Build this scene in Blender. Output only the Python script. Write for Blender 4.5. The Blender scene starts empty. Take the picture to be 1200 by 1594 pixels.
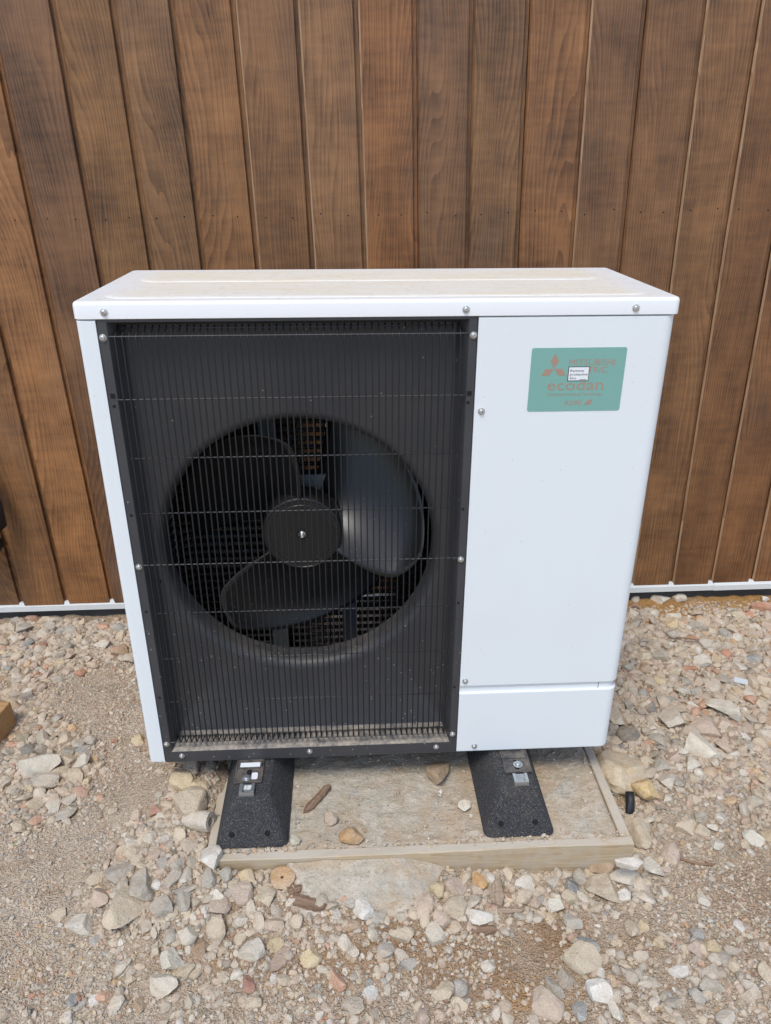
import bpy, bmesh, math, random
import numpy as np
from mathutils import Vector, Matrix, Euler

random.seed(7)
rng = np.random.default_rng(11)
SC = bpy.context.scene
COL = SC.collection

# ------------------------------------------------------------------ camera
ZO = 0.185                                   # height of the cabinet's underside above the yard
CAM = np.array([0.01619, -1.33549, 1.23349 + ZO])
PITCH, ROLL, YAW, FPX = 0.43575, -0.02855, 0.00508, 1173.83
_cy, _sy, _cp, _sp = math.cos(YAW), math.sin(YAW), math.cos(PITCH), math.sin(PITCH)
FW = np.array([_sy*_cp, _cy*_cp, -_sp]); RT0 = np.array([_cy, -_sy, 0.0]); UP0 = np.cross(RT0, FW)
RT = math.cos(ROLL)*RT0 + math.sin(ROLL)*UP0
UP = -math.sin(ROLL)*RT0 + math.cos(ROLL)*UP0
cd = bpy.data.cameras.new('camera'); cam = bpy.data.objects.new('camera', cd); COL.objects.link(cam)
cam.matrix_world = Matrix(((RT[0], UP[0], -FW[0], CAM[0]), (RT[1], UP[1], -FW[1], CAM[1]),
                           (RT[2], UP[2], -FW[2], CAM[2]), (0, 0, 0, 1)))
cd.sensor_fit = 'HORIZONTAL'; cd.sensor_width = 36.0; cd.lens = 36.0*FPX/1200.0
cd.clip_start = 0.02; cd.clip_end = 500
SC.camera = cam

# ------------------------------------------------------------------ sky, sun, exposure
SUN_EL, SUN_AZ = math.radians(61), math.radians(200)     # azimuth clockwise from +Y: behind the camera, to its left
w = bpy.data.worlds.new('World'); SC.world = w; w.use_nodes = True
wn = w.node_tree; bg = wn.nodes['Background']
sky = wn.nodes.new('ShaderNodeTexSky'); sky.sky_type = 'NISHITA'; sky.sun_disc = False
sky.sun_elevation = SUN_EL; sky.sun_rotation = SUN_AZ
sky.air_density = 1.0; sky.dust_density = 1.2; sky.ozone_density = 1.0
wn.links.new(sky.outputs[0], bg.inputs[0]); bg.inputs[1].default_value = 0.15
ld = bpy.data.lights.new('sun', 'SUN'); ld.energy = 1.5; ld.angle = math.radians(17); ld.color = (1.0, 0.975, 0.91)
sun = bpy.data.objects.new('sun', ld); COL.objects.link(sun)
sd = Vector((math.sin(SUN_AZ)*math.cos(SUN_EL), math.cos(SUN_AZ)*math.cos(SUN_EL), math.sin(SUN_EL)))
sun.rotation_euler = sd.to_track_quat('Z', 'Y').to_euler(); sun.location = (0, 0, 6)
SC.view_settings.view_transform = 'Standard'; SC.view_settings.look = 'None'
SC.view_settings.gamma = 1.0; SC.view_settings.exposure = 0.55
SC.render.engine = 'CYCLES'
SC.cycles.use_denoising = True
SC.cycles.max_bounces = 6; SC.cycles.diffuse_bounces = 4

# ------------------------------------------------------------------ helpers
def lin(r, g, b, k=1.0):
    f = lambda c: (c/255/12.92 if c/255 <= 0.04045 else ((c/255+0.055)/1.055)**2.4)
    return (f(r)*k, f(g)*k, f(b)*k, 1.0)

def proj(P):
    d = np.asarray(P, float) - CAM
    z = d @ FW
    return 600 + FPX*(d @ RT)/z, 797 - FPX*(d @ UP)/z

def ray_z(u, v, z):
    d = (u-600)/FPX*RT - (v-797)/FPX*UP + FW
    return CAM + d*(z-CAM[2])/d[2]

UR, UY = -0.02665, 0.03462                   # the base settled a little: lean and turn shared by slab, feet and cabinet
M_UNIT = Matrix.Translation((0, 0, ZO)) @ Matrix.Rotation(UY, 4, 'Z') @ Matrix.Rotation(-UR, 4, 'Y')
M_INV = np.array(M_UNIT.inverted())

def to_unit(x, y, z=0.0):
    return (M_INV[0, 0]*x+M_INV[0, 1]*y+M_INV[0, 2]*z+M_INV[0, 3], M_INV[1, 0]*x+M_INV[1, 1]*y+M_INV[1, 2]*z+M_INV[1, 3])

def mesh(name, verts, faces, smooth=False):
    me = bpy.data.meshes.new(name)
    me.from_pydata([tuple(v) for v in verts], [], [tuple(f) for f in faces])
    me.update()
    if smooth:
        me.polygons.foreach_set('use_smooth', [True]*len(me.polygons))
    return me

def obj(name, me, mat=None, parent=None, loc=None, rot=None, scale=None):
    o = bpy.data.objects.new(name, me); COL.objects.link(o)
    if mat is not None and me is not None and not me.materials:
        me.materials.append(mat)
    if parent is not None:
        o.parent = parent
    if loc is not None: o.location = loc
    if rot is not None: o.rotation_euler = rot
    if scale is not None: o.scale = scale
    return o

def tag(o, label=None, cat=None, group=None, kind=None):
    if label: o['label'] = label
    if cat: o['category'] = cat
    if group: o['group'] = group
    if kind: o['kind'] = kind
    return o

def bm_mesh(bm, name, smooth=False):
    bmesh.ops.recalc_face_normals(bm, faces=bm.faces)
    me = bpy.data.meshes.new(name); bm.to_mesh(me); bm.free()
    if smooth: me.polygons.foreach_set('use_smooth', [True]*len(me.polygons))
    return me

def box_me(name, x0, x1, y0, y1, z0, z1, bev=0.0, seg=2):
    bm = bmesh.new()
    r = bmesh.ops.create_cube(bm, size=1.0)
    for v in r['verts']:
        v.co = ((x0+x1)/2+v.co.x*(x1-x0), (y0+y1)/2+v.co.y*(y1-y0), (z0+z1)/2+v.co.z*(z1-z0))
    if bev > 0:
        bmesh.ops.bevel(bm, geom=bm.edges[:], offset=bev, segments=seg, affect='EDGES', profile=0.5)
    return bm_mesh(bm, name)

def loft_me(name, rings, cap0=True, cap1=True, closed=True, smooth=False):
    """rings: list of equal-length point lists, skinned one to the next"""
    V, F = [], []
    n = len(rings[0])
    for r in rings: V += [tuple(p) for p in r]
    for i in range(len(rings)-1):
        for j in range(n if closed else n-1):
            k = (j+1) % n
            F.append((i*n+j, i*n+k, (i+1)*n+k, (i+1)*n+j))
    if cap0: F.append(tuple(range(n-1, -1, -1)))
    if cap1: F.append(tuple((len(rings)-1)*n+j for j in range(n)))
    bm = bmesh.new(); me = mesh(name, V, F); bm.from_mesh(me); bpy.data.meshes.remove(me)
    return bm_mesh(bm, name, smooth)

def rrect(x0, x1, y0, y1, r, seg=6, ins=0.0):
    x0 += ins; x1 -= ins; y0 += ins; y1 -= ins; r = max(r-ins, 0.0005)
    P = []
    for cx, cy, a0 in ((x1-r, y1-r, 0), (x0+r, y1-r, 90), (x0+r, y0+r, 180), (x1-r, y0+r, 270)):
        for k in range(seg+1):
            a = math.radians(a0+90*k/seg); P.append((cx+r*math.cos(a), cy+r*math.sin(a)))
    return P

def tube_me(name, pts, r, n=8, caps=True):
    pts = [Vector(p) for p in pts]; rings = []
    up = Vector((0, 0, 1))
    for i, p in enumerate(pts):
        t = (pts[min(i+1, len(pts)-1)]-pts[max(i-1, 0)]).normalized()
        a = t.cross(up if abs(t.z) < 0.9 else Vector((1, 0, 0))).normalized(); b = t.cross(a)
        rr = r[i] if isinstance(r, (list, tuple)) else r
        rings.append([p + (a*math.cos(2*math.pi*k/n)+b*math.sin(2*math.pi*k/n))*rr for k in range(n)])
    return loft_me(name, rings, caps, caps, True, True)

def lathe_me(name, prof, n=24, axis='Y', smooth=True):
    rings = []
    for r, h in prof:
        ring = []
        for k in range(n):
            a = 2*math.pi*k/n
            ring.append((r*math.cos(a), h, r*math.sin(a)) if axis == 'Y' else (r*math.cos(a), r*math.sin(a), h))
        rings.append(ring)
    me = loft_me(name, rings, True, True, True, smooth)
    return me

def auto_smooth(me, ang=35):
    me.polygons.foreach_set('use_smooth', [True]*len(me.polygons))
    bm = bmesh.new(); bm.from_mesh(me)
    lim = math.radians(ang)
    for e in bm.edges:
        if len(e.link_faces) == 2 and e.calc_face_angle(0) > lim: e.smooth = False
    bm.to_mesh(me); bm.free()
    return me

# numpy value noise -------------------------------------------------
def vnoise(x, y, seed=0):
    xi, yi = np.floor(x).astype(np.int64), np.floor(y).astype(np.int64)
    fx, fy = x-xi, y-yi
    fx = fx*fx*(3-2*fx); fy = fy*fy*(3-2*fy)
    def h(a, b):
        n = (a*374761393 + b*668265263 + seed*974634777) & 0x7fffffff
        n = ((n ^ (n >> 13))*1274126177) & 0x7fffffff
        return ((n ^ (n >> 16)) & 0xffff)/65535.0
    return (h(xi, yi)*(1-fx)+h(xi+1, yi)*fx)*(1-fy)+(h(xi, yi+1)*(1-fx)+h(xi+1, yi+1)*fx)*fy

def fbm(x, y, s, octv=4, seed=0):
    t, a, n = 0, 1.0, 0
    for k in range(octv):
        t = t+a*(vnoise(x*s, y*s, seed+k*17)-0.5); n += a; a *= 0.5; s *= 2.03
    return t/n*2

# ------------------------------------------------------------------ node materials
class NT:
    def __init__(self, name):
        self.m = bpy.data.materials.new(name); self.m.use_nodes = True
        self.t = self.m.node_tree; self.t.nodes.clear()
        self.out = self.t.nodes.new('ShaderNodeOutputMaterial')
        self.b = self.t.nodes.new('ShaderNodeBsdfPrincipled')
        self.t.links.new(self.b.outputs[0], self.out.inputs[0])
    def put(self, sock, v):
        if isinstance(v, bpy.types.NodeSocket): self.t.links.new(v, sock)
        else: sock.default_value = v
    def n(self, typ, ins=None, out=0, **props):
        nd = self.t.nodes.new('ShaderNode'+typ)
        for k, v in props.items(): setattr(nd, k, v)
        for k, v in (ins or {}).items(): self.put(nd.inputs[k], v)
        return nd.outputs[out]
    def math(self, op, a, b=0.0, c=None, clamp=False):
        d = {0: a, 1: b}
        if c is not None: d[2] = c
        return self.n('Math', d, operation=op, use_clamp=clamp)
    def mix(self, f, a, b, blend='MIX'):
        nd = self.t.nodes.new('ShaderNodeMix'); nd.data_type = 'RGBA'; nd.blend_type = blend
        self.put(nd.inputs[0], f); self.put(nd.inputs[6], a); self.put(nd.inputs[7], b)
        return nd.outputs[2]
    def rng(self, v, a, b, c=0.0, d=1.0):
        return self.n('MapRange', {0: v, 1: a, 2: b, 3: c, 4: d})
    def coord(self, kind='Object'):
        nd = self.t.nodes.new('ShaderNodeTexCoord'); return nd.outputs[kind]
    def geo(self, o): return self.t.nodes.new('ShaderNodeNewGeometry').outputs[o]
    def vmul(self, v, s): return self.n('VectorMath', {0: v, 1: s}, operation='MULTIPLY')
    def vadd(self, v, s): return self.n('VectorMath', {0: v, 1: s}, operation='ADD')
    def noise(self, v, scale, det=3, rough=0.55, out=0, dist=0.0):
        return self.n('TexNoise', {'Vector': v, 'Scale': scale, 'Detail': det, 'Roughness': rough, 'Distortion': dist}, out=out)
    def vor(self, v, scale, out='Distance', feature='F1'):
        nd = self.t.nodes.new('ShaderNodeTexVoronoi'); nd.feature = feature
        self.put(nd.inputs['Vector'], v); nd.inputs['Scale'].default_value = scale
        return nd.outputs[out]
    def sep(self, v, i): return self.n('SeparateXYZ', {0: v}, out=i)
    def bump(self, h, strength, dist, normal=None):
        d = {'Height': h, 'Strength': strength, 'Distance': dist}
        if normal is not None: d['Normal'] = normal
        return self.n('Bump', d)
    def done(self, color, rough, bump=None, metal=0.0, spec=None):
        self.put(self.b.inputs['Base Color'], color); self.put(self.b.inputs['Roughness'], rough)
        self.put(self.b.inputs['Metallic'], metal)
        if spec is not None: self.put(self.b.inputs['Specular IOR Level'], spec)
        if bump is not None: self.put(self.b.inputs['Normal'], bump)
        return self.m

def m_plain(name, col, rough=0.5, metal=0.0, grain=0.15, scale=60):
    t = NT(name); v = t.coord()
    n = t.noise(v, scale, 4)
    c = t.mix(t.math('MULTIPLY', n, grain*2), col, (col[0]*0.55, col[1]*0.55, col[2]*0.55, 1))
    return t.done(c, t.math('ADD', rough-0.08, t.math('MULTIPLY', n, 0.16)), t.bump(n, 0.08, 0.002), metal)

def m_white():
    t = NT('white_paint'); v = t.coord(); p = t.geo('Position')
    n1 = t.noise(p, 5, 5); n2 = t.noise(p, 420, 2)
    base = (0.735, 0.765, 0.775, 1)
    c = t.mix(t.rng(n1, 0.45, 0.80, 0, 0.22), base, (0.70, 0.68, 0.64, 1))
    # splashes of dried mud: fine specks, thicker low on the cabinet
    cell = t.vor(p, 150); keep = t.math('GREATER_THAN', t.n('TexWhiteNoise', {'Vector': t.vor(p, 150, 'Position')}, out=0), 0.985)
    spk = t.math('MULTIPLY', t.math('LESS_THAN', cell, 0.16), keep)
    c = t.mix(t.math('MULTIPLY', spk, 0.45), c, lin(150, 130, 110))
    return t.done(c, 0.42, t.bump(n2, 0.03, 0.0004), 0, 0.45)

def m_lid():
    t = NT('dusty_white_paint'); p = t.coord()
    nz = t.sep(t.n('VectorTransform', {0: t.geo('Normal')}, vector_type='NORMAL', convert_from='WORLD', convert_to='OBJECT'), 2)
    up = t.rng(nz, 0.90, 0.985)
    v = t.vmul(p, (1.0, 5.0, 1.0))
    n1 = t.noise(v, 7, 6, 0.65); n2 = t.noise(p, 90, 3); n3 = t.noise(t.vmul(p, (1, 3, 1)), 2.5, 3)
    amt = t.math('MULTIPLY', up, t.rng(t.math('ADD', t.math('MULTIPLY', n1, 0.55), t.math('ADD', t.math('MULTIPLY', n2, 0.2), t.math('MULTIPLY', n3, 0.5))), 0.40, 0.78, 0.35, 0.95))
    # the outer rim of the lid stays cleaner than the middle
    ex = t.rng(t.math('ABSOLUTE', t.sep(p, 0)), 0.43, 0.50, 1.0, 0.35)
    ey = t.rng(t.math('ABSOLUTE', t.math('SUBTRACT', t.sep(p, 1), 0.205)), 0.165, 0.20, 1.0, 0.35)
    amt = t.math('MULTIPLY', amt, t.math('MINIMUM', ex, ey))
    c = t.mix(amt, (0.80, 0.805, 0.81, 1), lin(216, 203, 176))
    ring = t.noise(p, 14, 4, 0.6, dist=1.5)
    c = t.mix(t.math('MULTIPLY', up, t.rng(t.math('ABSOLUTE', t.math('SUBTRACT', ring, 0.52)), 0.0, 0.018, 0.22, 0.0)), c, lin(170, 135, 95))
    return t.done(c, t.rng(amt, 0, 1, 0.32, 0.75), t.bump(n2, 0.03, 0.0005), 0, 0.45)

def m_black(name='black_plastic', base=0.022, speck=0.93, dust=0.5, rough=0.5, speckscale=130):
    t = NT(name); p = t.geo('Position')
    n1 = t.noise(p, 9, 5, 0.6); n2 = t.noise(p, 300, 2)
    nz = t.sep(t.geo('Normal'), 2)
    c = t.mix(t.rng(n1, 0.4, 0.8, 0, 0.35), (base, base, base*1.10, 1), (base*2.0, base*1.9, base*1.8, 1))
    # rain-splashed grit: pale specks whose number grows towards the ground
    low = t.rng(t.sep(p, 2), 0.15, 0.85, 0.0, 0.10)
    wn_ = t.n('TexWhiteNoise', {'Vector': t.vor(p, speckscale, 'Position')}, out=0)
    keep = t.math('GREATER_THAN', wn_, t.math('ADD', speck, low))
    spk = t.math('MULTIPLY', t.math('LESS_THAN', t.vor(p, speckscale), 0.20), keep)
    c = t.mix(t.math('MULTIPLY', spk, 0.7), c, lin(170, 160, 148))
    # grime lying on ledges; higher up it also paints in the lit bell-mouth lip
    led = t.math('MULTIPLY', t.rng(nz, 0.55, 0.9), t.rng(t.math('ADD', t.math('MULTIPLY', n1, 0.5), t.math('MULTIPLY', t.noise(p, 60, 4, 0.7), 0.6)), 0.44, 0.62))
    led = t.math('MULTIPLY', led, t.rng(t.sep(p, 2), 0.24, 0.30, 1.0, 0.20))
    c = t.mix(t.math('MULTIPLY', led, dust), c, lin(165, 150, 132))
    return t.done(c, rough, t.bump(n2, 0.10, 0.0006), 0, 0.5)

def m_wood_wall():
    t = NT('thermo_wood'); o = t.n('ObjectInfo', out='Random'); ocol = t.n('ObjectInfo', out='Color')
    off = t.n('CombineXYZ', {0: t.math('MULTIPLY', o, 37.0), 1: 0.0, 2: t.math('MULTIPLY', o, 91.0)})
    v = t.coord(); v = t.vadd(v, off)
    warp = t.noise(t.vmul(v, (5.5, 1, 0.9)), 1.0, 2, 0.4)
    x = t.sep(v, 0)
    # growth rings: cathedral figure from a slowly wandering ring coordinate
    rc = t.math('ADD', t.math('MULTIPLY', x, t.math('ADD', 60.0, t.math('MULTIPLY', o, 90.0))), t.math('MULTIPLY', warp, 26.0))
    rc = t.math('ADD', rc, t.math('MULTIPLY', t.noise(t.vmul(v, (60, 1, 3.0)), 1.0, 2), 0.35))
    saw = t.math('FRACT', rc)
    ring = t.rng(saw, 0.0, 1.0, 1.0, 0.0)
    ring = t.math('POWER', ring, 1.4)
    fib = t.noise(t.vmul(v, (210, 60, 4.5)), 1.0, 4, 0.65)
    pore = t.noise(t.vmul(v, (420, 60, 14)), 1.0, 2, 0.5)
    patch = t.noise(t.vmul(v, (7, 1, 4.2)), 1.0, 4, 0.6)
    fig = t.noise(t.vmul(v, (9, 1, 46)), 1.0, 3, 0.6)
    f = t.math('ADD', t.math('MULTIPLY', ring, 0.26), t.math('MULTIPLY', fib, 0.60))
    f = t.math('ADD', f, t.math('MULTIPLY', t.math('SUBTRACT', patch, 0.5), 1.15))
    f = t.math('ADD', f, t.math('MULTIPLY', t.math('SUBTRACT', fig, 0.5), 0.42))
    f = t.rng(f, 0.02, 0.80)
    c = t.mix(f, lin(154, 110, 70), lin(66, 42, 25))
    c = t.mix(t.rng(pore, 0.60, 0.72, 0, 0.35), c, lin(58, 36, 24))
    c = t.mix(t.rng(t.noise(t.vmul(v, (4, 1, 2.2)), 1.0, 2), 0.55, 0.75, 0, 0.30), c, lin(108, 88, 74))
    c = t.mix(1.0, c, ocol, 'MULTIPLY')
    # a few pale splashes near the ground
    p = t.geo('Position'); wn_ = t.n('TexWhiteNoise', {'Vector': t.vor(p, 90, 'Position')}, out=0)
    lo = t.rng(t.sep(p, 2), 0.0, 0.7, 0.955, 1.0)
    spk = t.math('MULTIPLY', t.math('LESS_THAN', t.vor(p, 90), 0.13), t.math('GREATER_THAN', wn_, lo))
    c = t.mix(t.math('MULTIPLY', spk, 0.7), c, lin(175, 150, 125))
    h = t.math('ADD', t.math('MULTIPLY', fib, 0.6), t.math('MULTIPLY', pore, -0.5))
    return t.done(c, t.rng(fib, 0.3, 0.7, 0.42, 0.60), t.bump(h, 0.28, 0.0012), 0, 0.45)

def m_ground():
    t = NT('dry_subsoil'); p = t.geo('Position')
    zone = t.n('Attribute', attribute_name='zone', attribute_type='GEOMETRY')
    n1 = t.noise(p, 3.5, 6, 0.6); n2 = t.noise(p, 28, 5, 0.65); n3 = t.noise(p, 160, 3, 0.6)
    c = t.mix(t.rng(n1, 0.35, 0.7, 0, 0.5), zone, t.mix(1.0, zone, (0.80, 0.76, 0.71, 1), 'MULTIPLY'))
    c = t.mix(t.rng(n2, 0.35, 0.7, 0, 0.55), c, t.mix(1.0, c, (1.30, 1.27, 1.22, 1), 'MULTIPLY'))
    c = t.mix(t.rng(n3, 0.3, 0.55, 0.65, 0), c, t.mix(1.0, c, (0.70, 0.64, 0.58, 1), 'MULTIPLY'))
    cell = t.vor(p, 330); rnd = t.n('TexWhiteNoise', {'Vector': t.vor(p, 330, 'Position')}, out=0)
    g = t.math('MULTIPLY', t.math('LESS_THAN', cell, 0.34), t.math('GREATER_THAN', rnd, 0.80))
    c = t.mix(t.math('MULTIPLY', g, 0.6), c, lin(232, 222, 206))
    d = t.math('MULTIPLY', t.math('LESS_THAN', cell, 0.36), t.math('LESS_THAN', rnd, 0.14))
    c = t.mix(t.math('MULTIPLY', d, 0.5), c, lin(105, 85, 68))
    n4 = t.noise(p, 11, 5, 0.7)
    c = t.mix(t.rng(n4, 0.52, 0.70, 0, 0.55), c, t.mix(1.0, c, (0.80, 0.70, 0.58, 1), 'MULTIPLY'))
    h = t.math('ADD', t.math('MULTIPLY', n2, 1.2), t.math('ADD', t.math('MULTIPLY', n3, 0.9), t.math('MULTIPLY', t.math('SUBTRACT', 0.6, cell), 0.35)))
    return t.done(c, 0.95, t.bump(h, 1.0, 0.014), 0, 0.15)

def m_stone(name, attr):
    t = NT(name); p = t.coord('Object') if not attr else t.geo('Position'); gp = t.geo('Position')
    c0 = t.n('Attribute', attribute_name='stone_colour', attribute_type='GEOMETRY') if attr else t.n('ObjectInfo', out='Color')
    n1 = t.noise(gp, 55, 5, 0.65); n2 = t.noise(gp, 260, 3, 0.6); n3 = t.noise(gp, 18, 3)
    c = t.mix(t.rng(n1, 0.35, 0.68, 0, 0.85), c0, t.mix(1.0, c0, (0.72, 0.69, 0.65, 1), 'MULTIPLY'))
    c = t.mix(t.rng(n2, 0.5, 0.72, 0, 0.5), c, t.mix(1.0, c0, (1.28, 1.26, 1.22, 1), 'MULTIPLY'))
    c = t.mix(t.rng(n3, 0.42, 0.68, 0.04, 0.58), c, lin(202, 182, 158))          # clinging soil
    cell = t.vor(gp, 420); rnd = t.n('TexWhiteNoise', {'Vector': t.vor(gp, 420, 'Position')}, out=0)
    c = t.mix(t.math('MULTIPLY', t.math('LESS_THAN', cell, 0.33), t.math('GREATER_THAN', rnd, 0.86)), c, t.mix(0.5, c, (0.75, 0.72, 0.68, 1)))
    h = t.math('ADD', t.math('MULTIPLY', n1, 1.0), t.math('MULTIPLY', n2, 0.5))
    return t.done(c, 0.9, t.bump(h, 0.9, 0.006), 0, 0.2)

def m_concrete():
    t = NT('rough_concrete'); p = t.geo('Position')
    n1 = t.noise(p, 6, 6, 0.65, dist=0.8); n2 = t.noise(t.vmul(p, (1, 1.6, 1)), 38, 5, 0.7, dist=0.6); n3 = t.noise(p, 220, 3, 0.6)
    c = t.mix(t.rng(n1, 0.35, 0.65), lin(178, 171, 155), lin(176, 156, 130))
    c = t.mix(t.rng(n2, 0.45, 0.72, 0, 0.7), c, lin(214, 202, 186))
    c = t.mix(t.rng(n2, 0.28, 0.42, 0.6, 0), c, lin(146, 128, 110))
    c = t.mix(t.rng(t.noise(p, 15, 4), 0.55, 0.7, 0, 0.5), c, lin(172, 174, 170))
    c = t.mix(t.rng(n3, 0.58, 0.72, 0, 0.6), c, lin(216, 206, 190))
    c = t.mix(t.rng(n3, 0.30, 0.42, 0.55, 0), c, lin(122, 106, 90))
    c = t.mix(t.rng(t.noise(p, 9, 5, 0.7), 0.50, 0.66, 0, 0.6), c, lin(178, 152, 122))
    h = t.math('ADD', n2, t.math('MULTIPLY', n3, 0.4))
    return t.done(c, 0.93, t.bump(h, 0.9, 0.006), 0, 0.2)

def m_timber(name, a, b, axis=0, speck=True, scale=1.0):
    t = NT(name); v = t.coord('Object')
    s = [260*scale]*3; s[axis] = 7*scale
    fib = t.noise(t.vmul(v, tuple(s)), 1.0, 4, 0.6)
    s2 = [22*scale]*3; s2[axis] = 2.2*scale
    wav = t.noise(t.vmul(v, tuple(s2)), 1.0, 3, 0.5)
    ring = t.math('FRACT', t.math('MULTIPLY', wav, 9.0))
    pat = t.noise(v, 7, 4)
    f = t.math('ADD', t.math('MULTIPLY', ring, 0.35), t.math('ADD', t.math('MULTIPLY', fib, 0.5), t.math('MULTIPLY', pat, 0.35)))
    c = t.mix(t.rng(f, 0.3, 0.9), a, b)
    nz = t.sep(t.geo('Normal'), 2)
    if speck:   # cement smeared on the upper edge
        gn = t.noise(t.geo('Position'), 17, 5, 0.65)
        c = t.mix(t.rng(gn, 0.45, 0.62, 0, 0.65), c, lin(182, 171, 154))
        c = t.mix(t.math('MULTIPLY', t.rng(nz, 0.6, 0.9), t.rng(t.noise(t.geo('Position'), 24, 5, 0.6), 0.25, 0.5, 0.45, 0.95)), c, lin(188, 177, 160))
    return t.done(c, 0.85, t.bump(fib, 0.35, 0.0015), 0, 0.2)

def m_rubber():
    t = NT('granulated_rubber'); p = t.geo('Position')
    rnd = t.n('TexWhiteNoise', {'Vector': t.vor(p, 650, 'Position')}, out=0); cell = t.vor(p, 650)
    big = t.n('TexWhiteNoise', {'Vector': t.vor(p, 300, 'Position')}, out=0)
    n = t.noise(p, 12, 4)
    c = t.mix(t.rng(rnd, 0, 1, 0, 0.8), (0.024, 0.024, 0.026, 1), (0.11, 0.11, 0.112, 1))
    c = t.mix(t.math('MULTIPLY', t.math('GREATER_THAN', rnd, t.rng(n, 0.3, 0.7, 0.955, 0.90)), 0.45), c, lin(150, 142, 132))
    c = t.mix(t.rng(n, 0.5, 0.75, 0, 0.22), c, lin(120, 105, 90))
    h = t.math('ADD', cell, t.math('MULTIPLY', big, 0.5))
    return t.done(c, 0.85, t.bump(h, 0.8, 0.003), 0, 0.3)

def m_metal(name, col=(0.55, 0.57, 0.58, 1), rough=0.35, metal=0.9):
    t = NT(name); p = t.geo('Position'); n = t.noise(p, 180, 3); n2 = t.vor(p, 120, 'Color')
    c = t.mix(t.rng(n, 0.4, 0.75, 0, 0.5), col, (col[0]*0.6, col[1]*0.58, col[2]*0.55, 1))
    return t.done(c, t.rng(n, 0.3, 0.7, rough-0.1, rough+0.15), t.bump(n, 0.1, 0.0005), metal)

MAT = dict(
    white=m_white(), lid=m_lid(), black=m_black(base=0.042, speck=0.885, dust=0.85), dark=m_black('dark_interior', 0.012, 0.999, 0.2, 0.7),
    wire=m_black('black_coated_wire', 0.009, 0.97, 0.35, 0.6), bar=m_black('skylit_coated_wire', 0.038, 0.97, 0.35, 0.5), blade=m_black('fan_blade_plastic', 0.012, 0.90, 0.25, 0.30, 240),  # bar: the guard wire again, light on its upper side painted as paler grey
    wood=m_wood_wall(), arris=m_timber('lit_board_edge', lin(184, 154, 124), lin(132, 100, 72), 2, False), ground=m_ground(), stone=m_stone('rubble_stone', False), gravel=m_stone('loose_gravel', True),  # arris: light caught by the board bevels, painted as paler timber
    concrete=m_concrete(), rubber=m_rubber(), zinc=m_metal('zinc_plated_steel'), screw=m_metal('screw_steel', (0.62, 0.62, 0.60, 1), 0.3, 0.85),
    form=m_timber('formwork_timber', lin(192, 174, 144), lin(164, 142, 112)),
    chip=m_timber('weathered_wood', lin(150, 124, 102), lin(104, 82, 66), 0, False, 2.0),
    block=m_timber('pine_block', lin(184, 150, 106), lin(150, 114, 76), 0, False),
    trim=m_plain('white_trim', (0.66, 0.67, 0.65, 1), 0.45, 0, 0.12, 20), plinth=m_plain('dark_plinth', (0.07, 0.07, 0.068, 1), 0.8, 0, 0.4, 30),
    pipe=m_plain('black_pipe_foam', (0.018, 0.019, 0.021, 1), 0.55, 0, 0.3, 60),
    steel=m_black('dark_steel_plate', 0.035, 0.975, 0.35, 0.45), tubem=m_plain('coil_tube', lin(74, 62, 52), 0.5, 0.3, 0.4, 40),
    blue=m_plain('coated_guard_wire', (0.060, 0.078, 0.092, 1), 0.45, 0.0, 0.2, 60), bracket=m_plain('galvanised_bracket', (0.20, 0.225, 0.245, 1), 0.45, 0.4, 0.25, 30),
    teal=m_plain('teal_badge', lin(124, 170, 160), 0.30, 0, 0.06, 30), copper=m_plain('copper_print', lin(166, 136, 120), 0.4, 0, 0.05, 40),
    paper=m_plain('white_sticker', (0.78, 0.79, 0.80, 1), 0.5, 0, 0.04, 40), ink=m_plain('black_ink', (0.02, 0.02, 0.025, 1), 0.5, 0, 0.05, 40),
    hole=m_plain('dark_hole', (0.004, 0.004, 0.004, 1), 0.9, 0, 0.0, 10),
    film=m_plain('translucent_plastic', (0.55, 0.58, 0.58, 1), 0.25, 0, 0.1, 30),
    bark=m_timber('grey_bark', lin(176, 156, 134), lin(128, 108, 90), 0, False, 2.0), twig=m_plain('dry_twig', lin(150, 120, 92), 0.8, 0, 0.4, 90),
    shell=m_plain('old_mortar_tube', lin(196, 184, 168), 0.8, 0, 0.4, 50),
)

# ------------------------------------------------------------------ ground height
SX0, SX1, SY0, SY1, STOP = -0.385, 0.536, -0.187, 0.62, -0.105        # slab with its boards, cabinet coordinates
YW = 0.9246                                                            # face of the timber wall

def gz(x, y):
    x = np.asarray(x, float); y = np.asarray(y, float)
    z = 0.010*fbm(x, y, 2.2, 3, 3) + 0.008*fbm(x, y, 9, 3, 9) + 0.0065*fbm(x, y, 32, 2, 21)
    z = z + 0.104*np.exp(-(((x+0.45)/0.17)**2+((y-0.04)/0.26)**2)) + 0.045*np.exp(-((x+0.05)/0.30)**4-((y+0.24)/0.13)**2) + 0.030*np.exp(-(((x+0.46)/0.20)**2+((y+0.28)/0.14)**2))
    z = z + 0.02*np.exp(-(((x+0.85)/0.20)**2+((y+0.05)/0.35)**2))
    z = z + 0.012*np.exp(-((x-0.85)/0.3)**2-((y-0.35)/0.35)**2) - 0.012*np.clip((y-0.80)/0.1, 0, 1)
    ux, uy_ = to_unit(x, y)
    d = np.minimum(np.minimum(ux-SX0-0.022, SX1-ux), np.minimum(uy_-SY0, SY1-uy_))      # >0 inside the slab
    top = np.where(d > 0.0, 0.02, 1.0)
    return np.minimum(z, top)

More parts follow.
